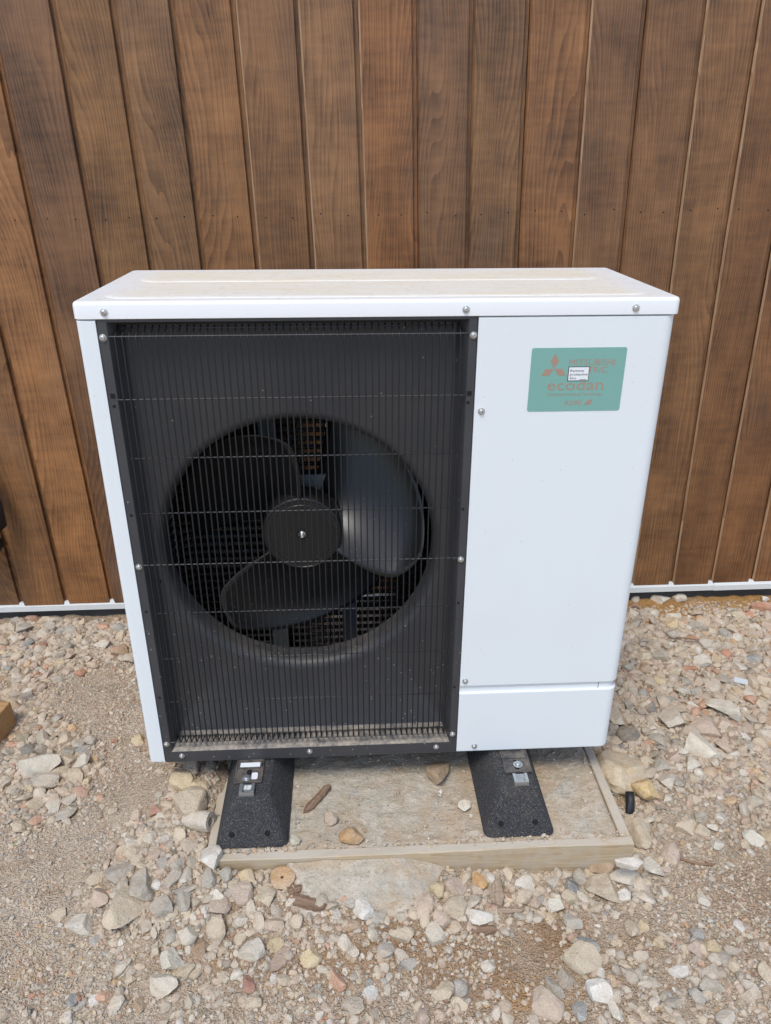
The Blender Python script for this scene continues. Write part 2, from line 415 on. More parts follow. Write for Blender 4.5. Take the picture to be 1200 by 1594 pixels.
def axis(a, b, step, far):
    core = np.arange(a, b+step/2, step); g = step*np.cumprod(np.full(60, 1.16))
    e = np.cumsum(g); e = e[e < far]
    return np.concatenate([(a-e)[::-1], core, b+e])

def px_dens(u, v, blobs, base):
    d = np.full(np.shape(u), base, float)
    for bu, bv, su, sv, amp in blobs:
        d = d + amp*np.exp(-((u-bu)/su)**2-((v-bv)/sv)**2)
    return np.clip(d, 0, 1)

GX, GY = axis(-1.55, 1.55, 0.009, 90), axis(-0.80, 0.93, 0.009, 90)
X, Y = np.meshgrid(GX, GY); Z = gz(X, Y)
nx, ny = len(GX), len(GY)
me = bpy.data.meshes.new('ground')
me.vertices.add(nx*ny); me.vertices.foreach_set('co', np.stack([X, Y, Z], -1).astype(np.float32).ravel())
ii = (np.arange(ny-1)[:, None]*nx+np.arange(nx-1)[None]).ravel()
q = np.stack([ii, ii+1, ii+1+nx, ii+nx], -1).astype(np.int32)
me.loops.add(q.size); me.loops.foreach_set('vertex_index', q.ravel())
me.polygons.add(len(q)); me.polygons.foreach_set('loop_start', np.arange(0, q.size, 4, dtype=np.int32))
me.update(calc_edges=True); me.polygons.foreach_set('use_smooth', np.ones(len(q), bool))
# soil kinds: pale dusty fill, browner damp soil in front, orange sand along the wall at the right
U, V = proj(np.stack([X, Y, Z], -1)); ok = (np.abs(X) < 3) & (Y > -1.0) & (Y < 1.2)
def soil(c): return np.array(lin(*c)[:3])
Cz = np.broadcast_to(soil((206, 188, 165)), (ny, nx, 3)).copy()
def lay(c, blobs, amp=1.0):
    global Cz
    m = np.where(ok, px_dens(U, V, blobs, 0.0), 0)*amp
    m = np.clip(m*(1+1.3*fbm(X, Y, 9, 4, 41)), 0, 1)[..., None]
    Cz = Cz*(1-m)+soil(c)*m
lay((178, 147, 116), [(780, 1490, 280, 110, .70), (420, 1490, 200, 70, .75), (1150, 1420, 140, 90, .55), (960, 1180, 70, 90, .8), (1080, 1060, 220, 130, .8), (70, 1000, 170, 50, .6), (290, 1330, 120, 90, .5), (80, 1190, 90, 80, .5)])
lay((204, 158, 100), [(1090, 938, 160, 30, 1.2), (1170, 990, 60, 26, .7), (1000, 955, 70, 22, .9), (850, 1560, 60, 30, .4), (20, 1475, 30, 14, .5), (45, 1520, 36, 16, .6), (180, 975, 40, 20, .4), (300, 1190, 30, 30, .5)])
lay((210, 193, 172), [(140, 1110, 130, 60, .8), (120, 1280, 130, 70, .8), (70, 1420, 110, 60, .6), (330, 1560, 200, 60, .3), (1050, 1420, 120, 50, .6)])
ca = me.color_attributes.new('zone', 'FLOAT_COLOR', 'POINT')
ca.data.foreach_set('color', np.concatenate([Cz, np.ones((ny, nx, 1))], -1).astype(np.float32).ravel())
tag(obj('ground', me, MAT['ground']), kind='structure')

def on_ground(u, v):
    z = 0.0
    for _ in range(6):
        p = ray_z(u, v, z); z = float(gz(p[0], p[1]))
    return ray_z(u, v, z)

# ------------------------------------------------------------------ timber clad wall
wall = obj('timber_clad_wall', None, loc=(0, YW, 0)); wall.empty_display_size = 0.2
tag(wall, 'brown vertical timber board wall behind the heat pump', 'wall')
J = [-1.2453, -1.0896, -0.9318, -0.7711, -0.6211, -0.474, -0.3186, -0.1612, -0.0114, 0.1371, 0.2826, 0.4253, 0.5812, 0.7229, 0.8745, 1.0150, 1.1525, 1.2942]
while J[0] > -2.3: J.insert(0, J[0]-0.152)
while J[-1] < 2.3: J.append(J[-1]+0.1485)
ZB, ZT = ZO-0.137+0.001, 2.75
TONE = {-1.2453: (1.02, 1.0, .98), -1.0896: (1.22, 1.16, 1.08), -0.9318: (.86, .86, .92), -0.7711: (1.0, 1.0, .92), -0.6211: (.98, 1.0, 1.0), -0.474: (1.1, 1.06, .98),
        -0.3186: (1.0, .98, .94), -0.1612: (1.06, 1.08, 1.12), -0.0114: (1.10, 1.0, .90), 0.1371: (.90, .91, .98), 0.2826: (.98, 1.0, 1.02), 0.4253: (1.08, 1.02, .96),
        0.5812: (.90, .90, .94), 0.7229: (.94, .93, .95), 0.8745: (1.0, 1.0, 1.0), 1.0150: (.90, .86, .84), 1.1525: (.96, .9, .86), 1.2942: (1.06, 1.0, .95)}
nail_me = lathe_me('nail', [(0.0021, 0.0), (0.0021, -0.0005), (0.0012, -0.0007)], 8)
nail_me.materials.append(MAT['hole'])
for i in range(len(J)-1):
    a, b = J[i], J[i+1]; cx = (a+b)/2; dy = random.uniform(-0.0012, 0.0012)
    # cross-section: bevelled left edge, square right edge, a tongue running on behind the next board
    prof = [(a+0.0052, 0.0075), (a+0.0056, 0.0060), (a+0.0104, 0.0008), (a+0.0124, 0.0), (b-0.0086, 0.0), (b-0.0074, 0.0012), (b-0.0070, 0.0125), (b+0.0048, 0.0125), (b+0.0048, 0.020), (a+0.0052, 0.020)]
    wob = lambda z, k: 0.0007*math.sin(z*2.1+k*1.7+i)
    rings = []
    for z in np.linspace(ZB, ZT, 9):
        rings.append([(x-cx+wob(z, i), y+dy*(1 if y < 0.008 else 0), z) for x, y in prof])
    o = obj('board', loft_me('board', rings), MAT['wood'], wall, (cx, 0, 0))
    edge_lit = {-0.3186: 1, -0.1612: 1, -0.0114: 1, 0.5812: 1, 0.8745: 1, 1.0150: 1, 1.1525: 1, 1.2942: 1}.get(round(a, 4), 0)
    if edge_lit:
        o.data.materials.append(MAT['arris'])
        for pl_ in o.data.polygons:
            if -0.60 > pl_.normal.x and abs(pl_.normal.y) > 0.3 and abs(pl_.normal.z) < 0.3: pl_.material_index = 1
    near = TONE.get(min(TONE, key=lambda k: abs(k-a)), (1, 1, 1)) if -1.3 < a < 1.31 else [random.uniform(.85, 1.12)]*3
    o.color = (*[c_**1.4*0.98 for c_ in near], 1)
    for k in (-1, 1):
        obj('nail', nail_me, None, o, (k*0.037+random.uniform(-.006, .006), dy-0.0001, 1.098+ZO-0.0155*cx+random.uniform(-.006, .006)))
        obj('nail', nail_me, None, o, (k*0.037+random.uniform(-.006, .006), dy-0.0001, 1.71+ZO+random.uniform(-.006, .006)))
obj('wall_core', box_me('wall_core', J[0], J[-1], 0.0202, 0.16, ZB-0.02, ZT), MAT['plinth'], wall)
# pale metal flashing under the boards, in two lapped lengths
def flashing(x0, x1, yo):
    prof = [(0.004, 0.012), (-0.0015-yo, 0.0005), (-0.0040-yo, -0.0005), (-0.0050-yo, -0.0195), (-0.0040-yo, -0.0205), (0.012, -0.0205), (0.012, 0.012)]
    return loft_me('flashing', [[(x, y, ZO-0.137+z) for y, z in prof] for x in (x0, x1)])
obj('flashing', flashing(-2.3, 1.170, 0.0), MAT['trim'], wall); obj('flashing', flashing(1.166, 2.3, 0.0022), MAT['trim'], wall)
obj('plinth', box_me('plinth', J[0], J[-1], 0.016, 0.15, -0.25, ZO-0.160), MAT['plinth'], wall)

# ------------------------------------------------------------------ concrete base with its formwork
def unit_thing(name, loc=(0, 0, 0)):
    o = obj(name, None); o.empty_display_size = 0.1
    o.matrix_world = M_UNIT @ Matrix.Translation(loc)
    return o

base = unit_thing('concrete_pad'); tag(base, 'grey concrete base slab with timber edging under the heat pump', 'slab')
n1_, n2_ = 150, 130
gx = np.linspace(SX0+0.021, SX1-0.0235, n1_); gy = np.linspace(SY0+0.0215, SY1-0.02, n2_)
XX, YY = np.meshgrid(gx, gy); ZZ = STOP + 0.0034*fbm(XX, YY*1.5, 30, 4, 5) + 0.0022*fbm(XX, YY, 5, 3, 8) - 0.001
edge = np.minimum(np.minimum(XX-gx[0], gx[-1]-XX), np.minimum(YY-gy[0], gy[-1]-YY))
ZZ = ZZ - 0.004*np.clip(1-edge/0.006, 0, 1)
Vv = list(np.stack([XX, YY, ZZ], -1).reshape(-1, 3)); Ff = []
for j in range(n2_-1):
    for i in range(n1_-1):
        k = j*n1_+i; Ff.append((k, k+1, k+1+n1_, k+n1_))
rim = [i for i in range(n1_)]+[j*n1_+n1_-1 for j in range(1, n2_)]+[(n2_-1)*n1_+i for i in range(n1_-2, -1, -1)]+[j*n1_ for j in range(n2_-2, 0, -1)]
b0 = len(Vv)
for k in rim: Vv.append((Vv[k][0], Vv[k][1], -0.20))
for j in range(len(rim)):
    k = (j+1) % len(rim); Ff.append((rim[k], rim[j], b0+j, b0+k))
obj('slab', mesh('slab', Vv, Ff, True), MAT['concrete'], base)

def plank(name, x0, x1, y0, y1, z0, z1, parent, mat, long_axis=0, seed=0):
    n = 24; rings = []
    for t in np.linspace(0, 1, n):
        w1, w2, w3 = [0.0012*math.sin(t*9*k+seed*k) for k in (1, 1.7, 2.6)]
        bv = 0.002
        if long_axis == 0:
            x = x0+(x1-x0)*t
            rings.append([(x, y0+w1, z0), (x, y0+w1, z1-bv+w2*.6), (x, y0+bv+w1, z1+w2*.6), (x, y1-bv, z1+w3*.6), (x, y1, z1-bv+w3*.6), (x, y1, z0)])
        else:
            y = y0+(y1-y0)*t
            rings.append([(x0, y, z0), (x0, y, z1-bv+w2*.6), (x0+bv, y, z1+w2*.6), (x1-bv+w1, y, z1+w3*.6), (x1+w1, y, z1-bv+w3*.6), (x1+w1, y, z0)])
    return obj(name, loft_me(name, rings), mat, parent)
plank('edging_board', SX0, SX1, SY0, SY0+0.021, -0.215, STOP+0.0005, base, MAT['form'], 0, 1)
MAT['form_y'] = m_timber('formwork_timber_side', lin(192, 174, 144), lin(164, 142, 112), 1)
plank('edging_board', SX1-0.023, SX1-0.0005, SY0+0.0215, SY1, -0.215, STOP+0.0008, base, MAT['form_y'], 1, 2)
plank('edging_board', SX0+0.0005, SX0+0.0205, SY0+0.0215, SY1, -0.215, STOP-0.001, base, MAT['form_y'], 1, 3)
plank('edging_board', SX0+0.021, SX1-0.0235, SY1-0.0195, SY1, -0.215, STOP-0.001, base, MAT['form'], 0, 4)

# concrete that ran over the front board
gx = np.linspace(-0.26, 0.26, 110); gy = np.linspace(-0.345, SY0-0.0015, 46)
XX, YY = np.meshgrid(gx, gy)
t_ = (SY0-YY)/0.100
edge_x = 1-np.abs((XX+0.025)/0.19)**2.5
mask_ = np.minimum(1-t_, edge_x)+0.7*fbm(XX, YY, 18, 4, 12)
ZZ = STOP-0.010-0.30*(SY0-YY)*-1*-1+0.005*fbm(XX, YY, 22, 4, 4)
ZZ = ZZ-0.07*np.clip(0.30-mask_, 0, 0.9)
ZZ = np.minimum(ZZ, STOP-0.006)-0.065*np.clip((XX-0.02)/0.17, 0, 1)**1.6
Vv = np.stack([XX, YY, ZZ], -1).reshape(-1, 3); Ff = [(j*110+i, j*110+i+1, (j+1)*110+i+1, (j+1)*110+i) for j in range(45) for i in range(109)]
sp = obj('concrete_spill', mesh('concrete_spill', Vv, Ff, True), MAT['concrete']); sp.matrix_world = M_UNIT
tag(sp, 'grey concrete that ran over the front edging board of the base', 'concrete')
from mathutils.bvhtree import BVHTree

# ------------------------------------------------------------------ heat pump
D = 0.416; HT = 1.0169
hp = unit_thing('heat_pump'); tag(hp, 'white air source heat pump with black fan grille on rubber feet', 'heat pump')
XS = 0.1710
# screw: washer, domed head and a dark drive socket
def make_screw(name, parent, x, y, z, mat=MAT['screw'], s=1.0, rx=0.0):
    o = obj(name, SCREW, None, parent, (x, y, z), (rx, random.uniform(0, 3), 0), (s, s, s)); return o
SCREW = lathe_me('screw', [(0.0066, 0.001), (0.0066, -0.0008), (0.0062, -0.0014), (0.0046, -0.0016), (0.0045, -0.0030), (0.0040, -0.0042), (0.0030, -0.0049), (0.0021, -0.0050), (0.0019, -0.0028), (0.0004, -0.0026)], 18)
auto_smooth(SCREW, 40); SCREW.materials.append(MAT['screw'])

# lid
rings = []
for ins, z in ((0.0022, 0.9868), (0.0, 0.9880), (0.0, HT-0.0070), (0.0006, HT-0.0042), (0.0021, HT-0.0019), (0.0044, HT-0.0005), (0.0075, HT), (0.0100, HT)):
    rings.append([(x, y, z) for x, y in rrect(-0.5290, 0.5300, -0.002, D, 0.013, 8, ins)])
lid = obj('lid', auto_smooth(loft_me('lid', rings), 50), MAT['lid'], hp)
def pad(y0, y1, x0, x1, h=0.0020, s=0.008):
    r = []
    for ins, z in ((0, -0.001), (0.0008, 0.0005), (s*0.5, h*0.55), (s*0.9, h*0.95), (s*1.3, h), (s*1.6, h)):
        r.append([(x, y, HT+z) for x, y in rrect(x0, x1, y0, y1, min(0.045, (y1-y0)/2), 8, ins)])
    return auto_smooth(loft_me('rib', r, False, True), 50)
obj('rib', pad(0.225, 0.345, -0.475, 0.462), MAT['lid'], lid)
obj('rib', pad(0.028, 0.122, -0.490, 0.492), MAT['lid'], lid)
for x in (-0.4747, 0.1469, 0.4485): make_screw('screw', lid, x, -0.0022, 0.9992)

# wrapped sheet panels
def wrap(name, path, z0, z1, th=0.0016, lip=0.0012):
    """sheet metal bent along a plan path (list of xy, outside on the right hand), rounded top and bottom lips"""
    P = [Vector((a, b, 0)) for a, b in path]; n = len(P); nrm = []
    for i in range(n):
        t = (P[min(i+1, n-1)]-P[max(i-1, 0)]).normalized(); nrm.append(Vector((t.y, -t.x, 0)))
    prof = [(-0.012, z0), (-lip, z0), (-lip*0.3, z0+lip*0.3), (0, z0+lip), (0, z0+lip+0.002), (0, z1-lip-0.002), (0, z1-lip), (-lip*0.3, z1-lip*0.3), (-lip, z1), (-0.012, z1)]
    rings = [[(P[i].x+nrm[i].x*o_, P[i].y+nrm[i].y*o_, z) for o_, z in prof] for i in range(n)]
    return auto_smooth(loft_me(name, rings, True, True, True), 45)
def arc(cx, cy, r, a0, a1, n=10): return [(cx+r*math.cos(math.radians(a0+(a1-a0)*k/n)), cy+r*math.sin(math.radians(a0+(a1-a0)*k/n))) for k in range(n+1)]
RX = 0.5275
right_path = [(XS, 0.0), (0.3, 0.0), (RX-0.024, 0.0)]+arc(RX-0.022, 0.022, 0.022, -90, 0)+[(RX, 0.2), (RX, D-0.004)]
fp = obj('front_panel', wrap('front_panel', right_path, 0.1835, 0.9848), MAT['white'], hp)
for x, z in ((0.1842, 0.8136), (0.1822, 0.1985)): make_screw('screw', fp, x, -0.0004, z)
lp = obj('lower_panel', wrap('lower_panel', right_path, -0.0015, 0.1640), MAT['white'], hp)
make_screw('screw', lp, 0.2114, -0.0004, 0.0136)
inner = [(XS+0.0005, 0.0055), (0.3, 0.0055)]+arc(RX-0.0235, 0.0235, 0.018, -90, 0)+[(RX-0.0055, 0.2), (RX-0.0055, D-0.006)]
ss = obj('seam_strip', wrap('seam_strip', inner, 0.155, 0.192), MAT['white'], hp)
obj('seam_joint', box_me('seam_joint', 0.4830, 0.4840, 0.0050, 0.0060, 0.1645, 0.1832), MAT['ink'], ss)
LX = -0.5268
left_path = [(LX, D-0.004), (LX, 0.2)]+arc(LX+0.010, 0.010, 0.010, 180, 270, 6)+[(-0.4928, 0.0)]
sidep = obj('side_panel', wrap('side_panel', left_path, -0.0010, 0.9848), MAT['white'], hp)
# rear frame, base pan, divider
obj('rear_panel', box_me('rear_panel', XS+0.004, RX-0.008, D-0.012, D-0.006, 0.0, 0.985, 0.001), MAT['white'], hp)
obj('rear_post', box_me('rear_post', LX+0.008, LX+0.03, D-0.02, D-0.007, 0.0, 0.985, 0.001), MAT['white'], hp)
bp = obj('base_pan', box_me('base_pan', LX+0.014, RX-0.014, 0.014, D-0.022, -0.002, 0.020, 0.003), MAT['steel'], hp)
obj('divider', box_me('divider', XS+0.001, XS+0.0035, 0.13, D-0.024, 0.0205, 0.984), MAT['dark'], hp)

# black fan panel: flange, sloping recess, bell mouth
FCX, FCZ = -0.1665, 0.506
def rect_ring(x0, x1, z0, z1, y, n=26):
    P = []
    for (ax, az), (bx, bz) in (((x1, z0), (x1, z1)), ((x1, z1), (x0, z1)), ((x0, z1), (x0, z0)), ((x0, z0), (x1, z0))):
        for k in range(n): P.append((ax+(bx-ax)*k/n, y, az+(bz-az)*k/n))
    return P
r_back = rect_ring(-0.460, 0.139, 0.047, 0.968, 0.050)
angs = [math.atan2(p[2]-FCZ, p[0]-FCX) for p in r_back]
def circ(r, y): return [(FCX+r*math.cos(a), y, FCZ+r*math.sin(a)) for a in angs]
rings = [rect_ring(-0.4915, 0.1695, -0.004, 0.9866, 0.045), rect_ring(-0.4915, 0.1695, -0.004, 0.9866, 0.0022), rect_ring(-0.4905, 0.1685, -0.003, 0.9860, 0.0012),
         rect_ring(-0.4752, 0.1552, 0.0268, 0.982, 0.0012), rect_ring(-0.4735, 0.1535, 0.0285, 0.981, 0.0030),
         rect_ring(-0.4625, 0.1415, 0.0440, 0.970, 0.0475), r_back]
rings += [circ(0.299, 0.0500)]
for k in range(1, 7):
    a = math.radians(90*k/6); rings.append(circ(0.299-0.021*math.sin(a), 0.050+0.026*(1-math.cos(a))))
rings += [circ(0.2770, 0.090), circ(0.2770, 0.100), circ(0.2795, 0.100), circ(0.286, 0.085), circ(0.305, 0.056)]
fpn = obj('fan_panel', auto_smooth(loft_me('fan_panel', rings, False, False), 40), MAT['black'], hp)
for x, z in ((-0.4835, 0.9556), (0.1628, 0.9535), (-0.4835, 0.5024), (0.1595, 0.502), (-0.4835, 0.0497), (0.1600, 0.050), (-0.4536, 0.0143), (-0.1658, 0.0140), (0.1238, 0.0139)):
    make_screw('screw', fpn, x, 0.0008, z)
hole_me = lathe_me('hole', [(0.0030, 0.0006), (0.0030, 0.0), (0.0022, 0.0002)], 12); hole_me.materials.append(MAT['hole'])
for x, z in ((-0.4830, 0.8323), (0.1590, 0.830), (-0.4830, 0.615), (0.1590, 0.6138), (0.1590, 0.3988), (-0.4830, 0.3974), (0.1590, 0.182), (-0.4830, 0.1784)):
    obj('hole', hole_me, None, fpn, (x, 0.0008, z))
slot_me = box_me('slot', -0.0042, 0.0042, 0.0, 0.001, -0.0042, 0.0042); slot_me.materials.append(MAT['hole'])
for x, z in ((0.1605, 0.8475), (-0.4825, 0.8515)): obj('slot', slot_me, None, fpn, (x, 0.0006, z))

# fan guard: bent upright wires welded to cross bars
ZBAR = np.linspace(0.957, 0.053, 9)
GXA, GXB = -0.4640, 0.1400
wr = 0.0015
grille = obj('fan_guard', tube_me('fan_guard', [(GXA+0.006, 0.0245, 0.9668), (GXB-0.012, 0.0245, 0.9668)], 0.0013, 6), MAT['bar'], hp)
NW = 51
pts = [(0, 0.030, 0.9668+0.004), (0, 0.024, 0.9655), (0, 0.0045, 0.9585), (0, 0.0005, 0.9555), (0, -0.0002, 0.950), (0, -0.0002, 0.060), (0, 0.0005, 0.055), (0, 0.0045, 0.0515), (0, 0.032, 0.044)]
wire_me = tube_me('wire', pts, wr, 6); wire_me.materials.append(MAT['wire'])
for k in range(NW):
    x = GXA+(GXB-GXA)*k/(NW-1)
    obj('wire', wire_me, None, grille, (x+random.uniform(-.0004, .0004), 0, 0), (0, random.uniform(-.0004, .0004), 0))
bar_me = tube_me('cross_bar', [(-0.4835, 0.0015, 0), (GXA-0.004, 0.0012, 0), (GXB+0.004, 0.0012, 0), (0.1590, 0.0015, 0)], 0.00135, 6); bar_me.materials.append(MAT['bar'])
sbar_me = tube_me('cross_bar', [(GXA-0.003, 0.0012, 0), (GXB+0.003, 0.0012, 0)], 0.00135, 6); sbar_me.materials.append(MAT['bar'])
for k, z in enumerate(ZBAR):
    obj('cross_bar', bar_me if k in (0, 1, 4, 8) else sbar_me, None, grille, (0, 0.0008, z))
obj('cross_bar', sbar_me, None, grille, (0, 0.030, 0.046))

# fan
fan = obj('fan', lathe_me('fan', [(0.086, 0.062), (0.086, 0.006), (0.0845, 0.002), (0.0815, 0.0), (0.0800, 0.0), (0.0790, 0.0012), (0.0690, 0.0012), (0.0680, 0.0004), (0.012, 0.0004), (0.0105, 0.0018), (0.0095, 0.0018)], 56), MAT['blade'], hp, (FCX, 0.124, FCZ-0.001))
auto_smooth(fan.data, 30)
def blade_me():
    nr, na = 22, 26; V, F = [], []
    for i in range(nr):
        s = i/(nr-1); r = 0.080+(0.268-0.080)*s
        # leading edge nearly radial, trailing edge cut back at root and rounded at the tip
        lead = math.radians(70+6*s); trail = math.radians(-31+10*s-4*math.sin(s*math.pi)+13*max(0, (s-0.70)/0.30)**1.6)
        for j in range(na):
            q = j/(na-1); a = trail+(lead-trail)*q
            rr = r - 0.010*s**4*(max(0, (0.35-q)/0.35)**2.0)
            pitch = 0.058-0.010*s
            y = (q-0.5)*2*pitch*0.55*(0.55+0.45*s)*3.7 + 0.016*math.sin(q*math.pi)*(0.4+0.6*s) - 0.008*s
            V.append((rr*math.cos(a), y, rr*math.sin(a)))
    for i in range(nr-1):
        for j in range(na-1):
            k = i*na+j; F.append((k, k+1, k+1+na, k+na))
    return mesh('blade', V, F, True)
bme = blade_me(); bme.materials.append(MAT['blade'])
for k in range(3):
    b = obj('blade', bme, None, fan, (0, 0.066, 0), (0, -2*math.pi*k/3, 0))
    md = b.modifiers.new('thickness', 'SOLIDIFY'); md.thickness = 0.003; md.offset = 0
hs = obj('hub_screw', lathe_me('hub_screw', [(0.0078, 0.002), (0.0078, -0.001), (0.0070, -0.0020), (0.0050, -0.0022), (0.0048, -0.008), (0.0035, -0.0095), (0.0015, -0.0095), (0.0012, -0.007)], 20), MAT['screw'], fan, (0, 0, 0))
pin = lathe_me('hub_pin', [(0.004, 0.001), (0.004, -0.0008), (0.003, -0.0012), (0.0022, -0.0004)], 12); pin.materials.append(MAT['blade'])
for a in (135, 255, 15): obj('hub_pin', pin, None, fan, (0.074*math.cos(math.radians(a)), 0.001, 0.074*math.sin(math.radians(a))))

# motor with its two rails
mot = obj('motor', lathe_me('motor', [(0.062, 0.10), (0.064, 0.09), (0.064, 0.01), (0.058, 0.0)], 32), MAT['bracket'], hp, (FCX, 0.190, FCZ))
def channel(name, x, w, z0, z1, y):
    prof = [(-w/2, 0.016), (-w/2, 0.0), (-w*0.18, 0.0), (-w*0.12, 0.006), (w*0.12, 0.006), (w*0.18, 0.0), (w/2, 0.0), (w/2, 0.016), (w/2-0.0016, 0.016), (w/2-0.0016, 0.0018), (-w/2+0.0016, 0.0018), (-w/2+0.0016, 0.016)]
    return loft_me(name, [[(x+a, y+b, z) for a, b in prof] for z in (z0, z1)])
obj('rail', channel('rail', -0.249, 0.040, 0.022, 0.984, 0.318), MAT['bracket'], mot).matrix_parent_inverse = Matrix.Translation((-FCX, -0.190, -FCZ))
obj('rail', channel('rail', -0.071, 0.034, 0.022, 0.984, 0.318), MAT['bracket'], mot).matrix_parent_inverse = Matrix.Translation((-FCX, -0.190, -FCZ))
cp = [(-0.052, 0.092), (0.052, 0.092), (0.040, 0.060)]+[(0.066*math.cos(math.radians(a)), 0.066*math.sin(math.radians(a))) for a in range(55, 130, 12)]+[(-0.040, 0.060)]
obj('motor_plate', loft_me('motor_plate', [[(x, y, z) for x, z in cp] for y in (0.045, 0.052)]), MAT['bracket'], mot)

# heat exchanger coil across the back and round the left side, behind a coated mesh
coil = obj('coil', box_me('coil', -0.4985, 0.166, D-0.045, D-0.041, 0.022, 0.040), MAT['dark'], hp)
yb, xl = D-0.052, LX+0.030
cpath = [(0.165, yb, 0), (-0.2, yb, 0), (xl+0.05, yb, 0)]+[(xl+0.05-0.05*math.sin(math.radians(a)), yb-0.05+0.05*math.cos(math.radians(a)), 0) for a in (18, 36, 54, 72, 90)]+[(xl, 0.2, 0), (xl, 0.10, 0)]
tube = tube_me('tube', cpath, 0.0056, 8); tube.materials.append(MAT['tubem'])
cpath2 = [(x, y-0.013, z) if i < 3 else (x+0.013*min(1, (i-2)/4), y-0.013*max(0, 1-(i-2)/4), z) for i, (x, y, z) in enumerate(cpath)]
gw = tube_me('guard_wire', cpath2, 0.0011, 5); gw.materials.append(MAT['blue'])
for k in range(44):
    obj('tube', tube, None, coil, (0, 0, 0.045+0.0212*k)); obj('guard_wire', gw, None, coil, (0, 0, 0.0555+0.0212*k))
# fin pack of the second coil row, thin plates
fin = box_me('fin', -0.0005, 0.0005, D-0.040, D-0.010, 0.022, 0.982); fin.materials.append(MAT['dark'])
for k in range(205): obj('fin', fin, None, coil, (-0.495+0.0032*k, 0, 0))
gv = tube_me('guard_wire', [(0, yb-0.0153, 0.03), (0, yb-0.0153, 0.98)], 0.0009, 5); gv.materials.append(MAT['blue'])
for k in range(32): obj('guard_wire', gv, None, coil, (-0.452+0.0195*k, 0, 0))

# badge
bx0, bx1, bz0, bz1 = 0.2697, 0.4437, 0.8115, 0.9298
badge = obj('badge', loft_me('badge', [[(x, y, z) for x, z in rrect(bx0, bx1, bz0, bz1, 0.004, 5)] for y in (0.0005, -0.0007)]), MAT['teal'], hp)
def uvp(u, v): return bx0+u*(bx1-bx0), bz1-v*(bz1-bz0)
def flat(name, poly, parent, mat, y0=-0.0005, y1=-0.0010):
    return obj(name, loft_me(name, [[(x, y, z) for x, z in poly] for y in (y0, y1)]), mat, parent)
def text(name, s, u, v, width, height, parent, mat, bold=0.0, y=-0.0009):
    """flat lettering: left end u, centre line v (badge fractions), fitted to width x cap height in metres"""
    cu = bpy.data.curves.new(name, 'FONT'); cu.body = s; cu.size = 1.0; cu.offset = bold; cu.resolution_u = 3
    to = bpy.data.objects.new(name, cu); COL.objects.link(to); bpy.context.view_layer.update()
    me = bpy.data.meshes.new_from_object(to.evaluated_get(bpy.context.evaluated_depsgraph_get()))
    bpy.data.objects.remove(to); bpy.data.curves.remove(cu)
    co = np.empty(len(me.vertices)*3, np.float32); me.vertices.foreach_get('co', co); co = co.reshape(-1, 3)
    lo, hi = co[:, :2].min(0), co[:, :2].max(0)
    cap = height/0.70
    sx = width/(hi[0]-lo[0]); x, z = uvp(u, v)
    out = np.stack([x+(co[:, 0]-lo[0])*sx, np.full(len(co), y), z+(co[:, 1]-0.35)*cap], -1)
    me.vertices.foreach_set('co', out.astype(np.float32).ravel()); me.update()
    me.materials.clear()
    return obj(name, me, mat, parent)
W_, H_ = bx1-bx0, bz1-bz0
cx, cz = uvp(0.250, 0.313)
flat('emblem', [(cx, cz), (cx+0.0078, cz+0.0130), (cx, cz+0.0260), (cx-0.0078, cz+0.0130)], badge, MAT['copper'])
flat('emblem', [(cx-0.0008, cz-0.0012), (cx-0.0150, cz-0.0012), (cx-0.0228, cz-0.0134), (cx-0.0086, cz-0.0134)], badge, MAT['copper'])
flat('emblem', [(cx+0.0008, cz-0.0012), (cx+0.0150, cz-0.0012), (cx+0.0228, cz-0.0134), (cx+0.0086, cz-0.0134)], badge, MAT['copper'])
text('lettering', 'MITSUBISHI', 0.402, 0.226, 0.0850, 0.0112, badge, MAT['copper'])
text('lettering', 'ELECTRIC', 0.402, 0.343, 0.0715, 0.0112, badge, MAT['copper'])
text('lettering', 'ecodan', 0.195, 0.575, 0.1045, 0.0205, badge, MAT['copper'])
text('lettering', 'Renewable Heating Technology', 0.205, 0.727, 0.1010, 0.0046, badge, MAT['copper'])
text('lettering', 'R290', 0.400, 0.865, 0.0315, 0.0090, badge, MAT['copper'])
lx, lz = uvp(0.655, 0.862)
leaf = [(-0.0072, -0.0060), (-0.0060, 0.0000), (-0.0020, 0.0040), (0.0072, 0.0062), (0.0062, 0.0010), (0.0034, -0.0034), (-0.0016, -0.0050), (-0.0056, -0.0044)]
flat('leaf_mark', [(lx+a, lz+b) for a, b in leaf], badge, MAT['copper'])
flat('leaf_vein', [(lx-0.0050, lz-0.0040), (lx+0.0030, lz+0.0022), (lx+0.0034, lz+0.0018), (lx-0.0044, lz-0.0042)], badge, MAT['teal'], -0.0009, -0.0013)
sx0, sz1 = uvp(0.402, 0.292); sx1, sz0 = uvp(0.624, 0.515)
stk = flat('sticker', [(sx0, sz0), (sx1, sz0), (sx1, sz1), (sx0, sz1)], badge, MAT['ink'], -0.0008, -0.0014)
m_ = 0.0011
flat('sticker_face', [(sx0+m_, sz0+m_), (sx1-m_, sz0+m_), (sx1-m_, sz1-m_), (sx0+m_, sz1-m_)], badge, MAT['paper'], -0.0012, -0.0018)
for s, v, wd in (('Remove', 0.352, 0.0250), ('protective', 0.410, 0.0325), ('film', 0.470, 0.0115)):
    text('lettering', s, 0.422, v, wd, 0.0042, badge, MAT['ink'], 0.0, -0.0021)
flat('sticker_line', [(sx0+0.022, sz0+0.0022), (sx1-0.004, sz0+0.0022), (sx1-0.004, sz0+0.0030), (sx0+0.022, sz0+0.0030)], badge, MAT['steel'], -0.0017, -0.0020)

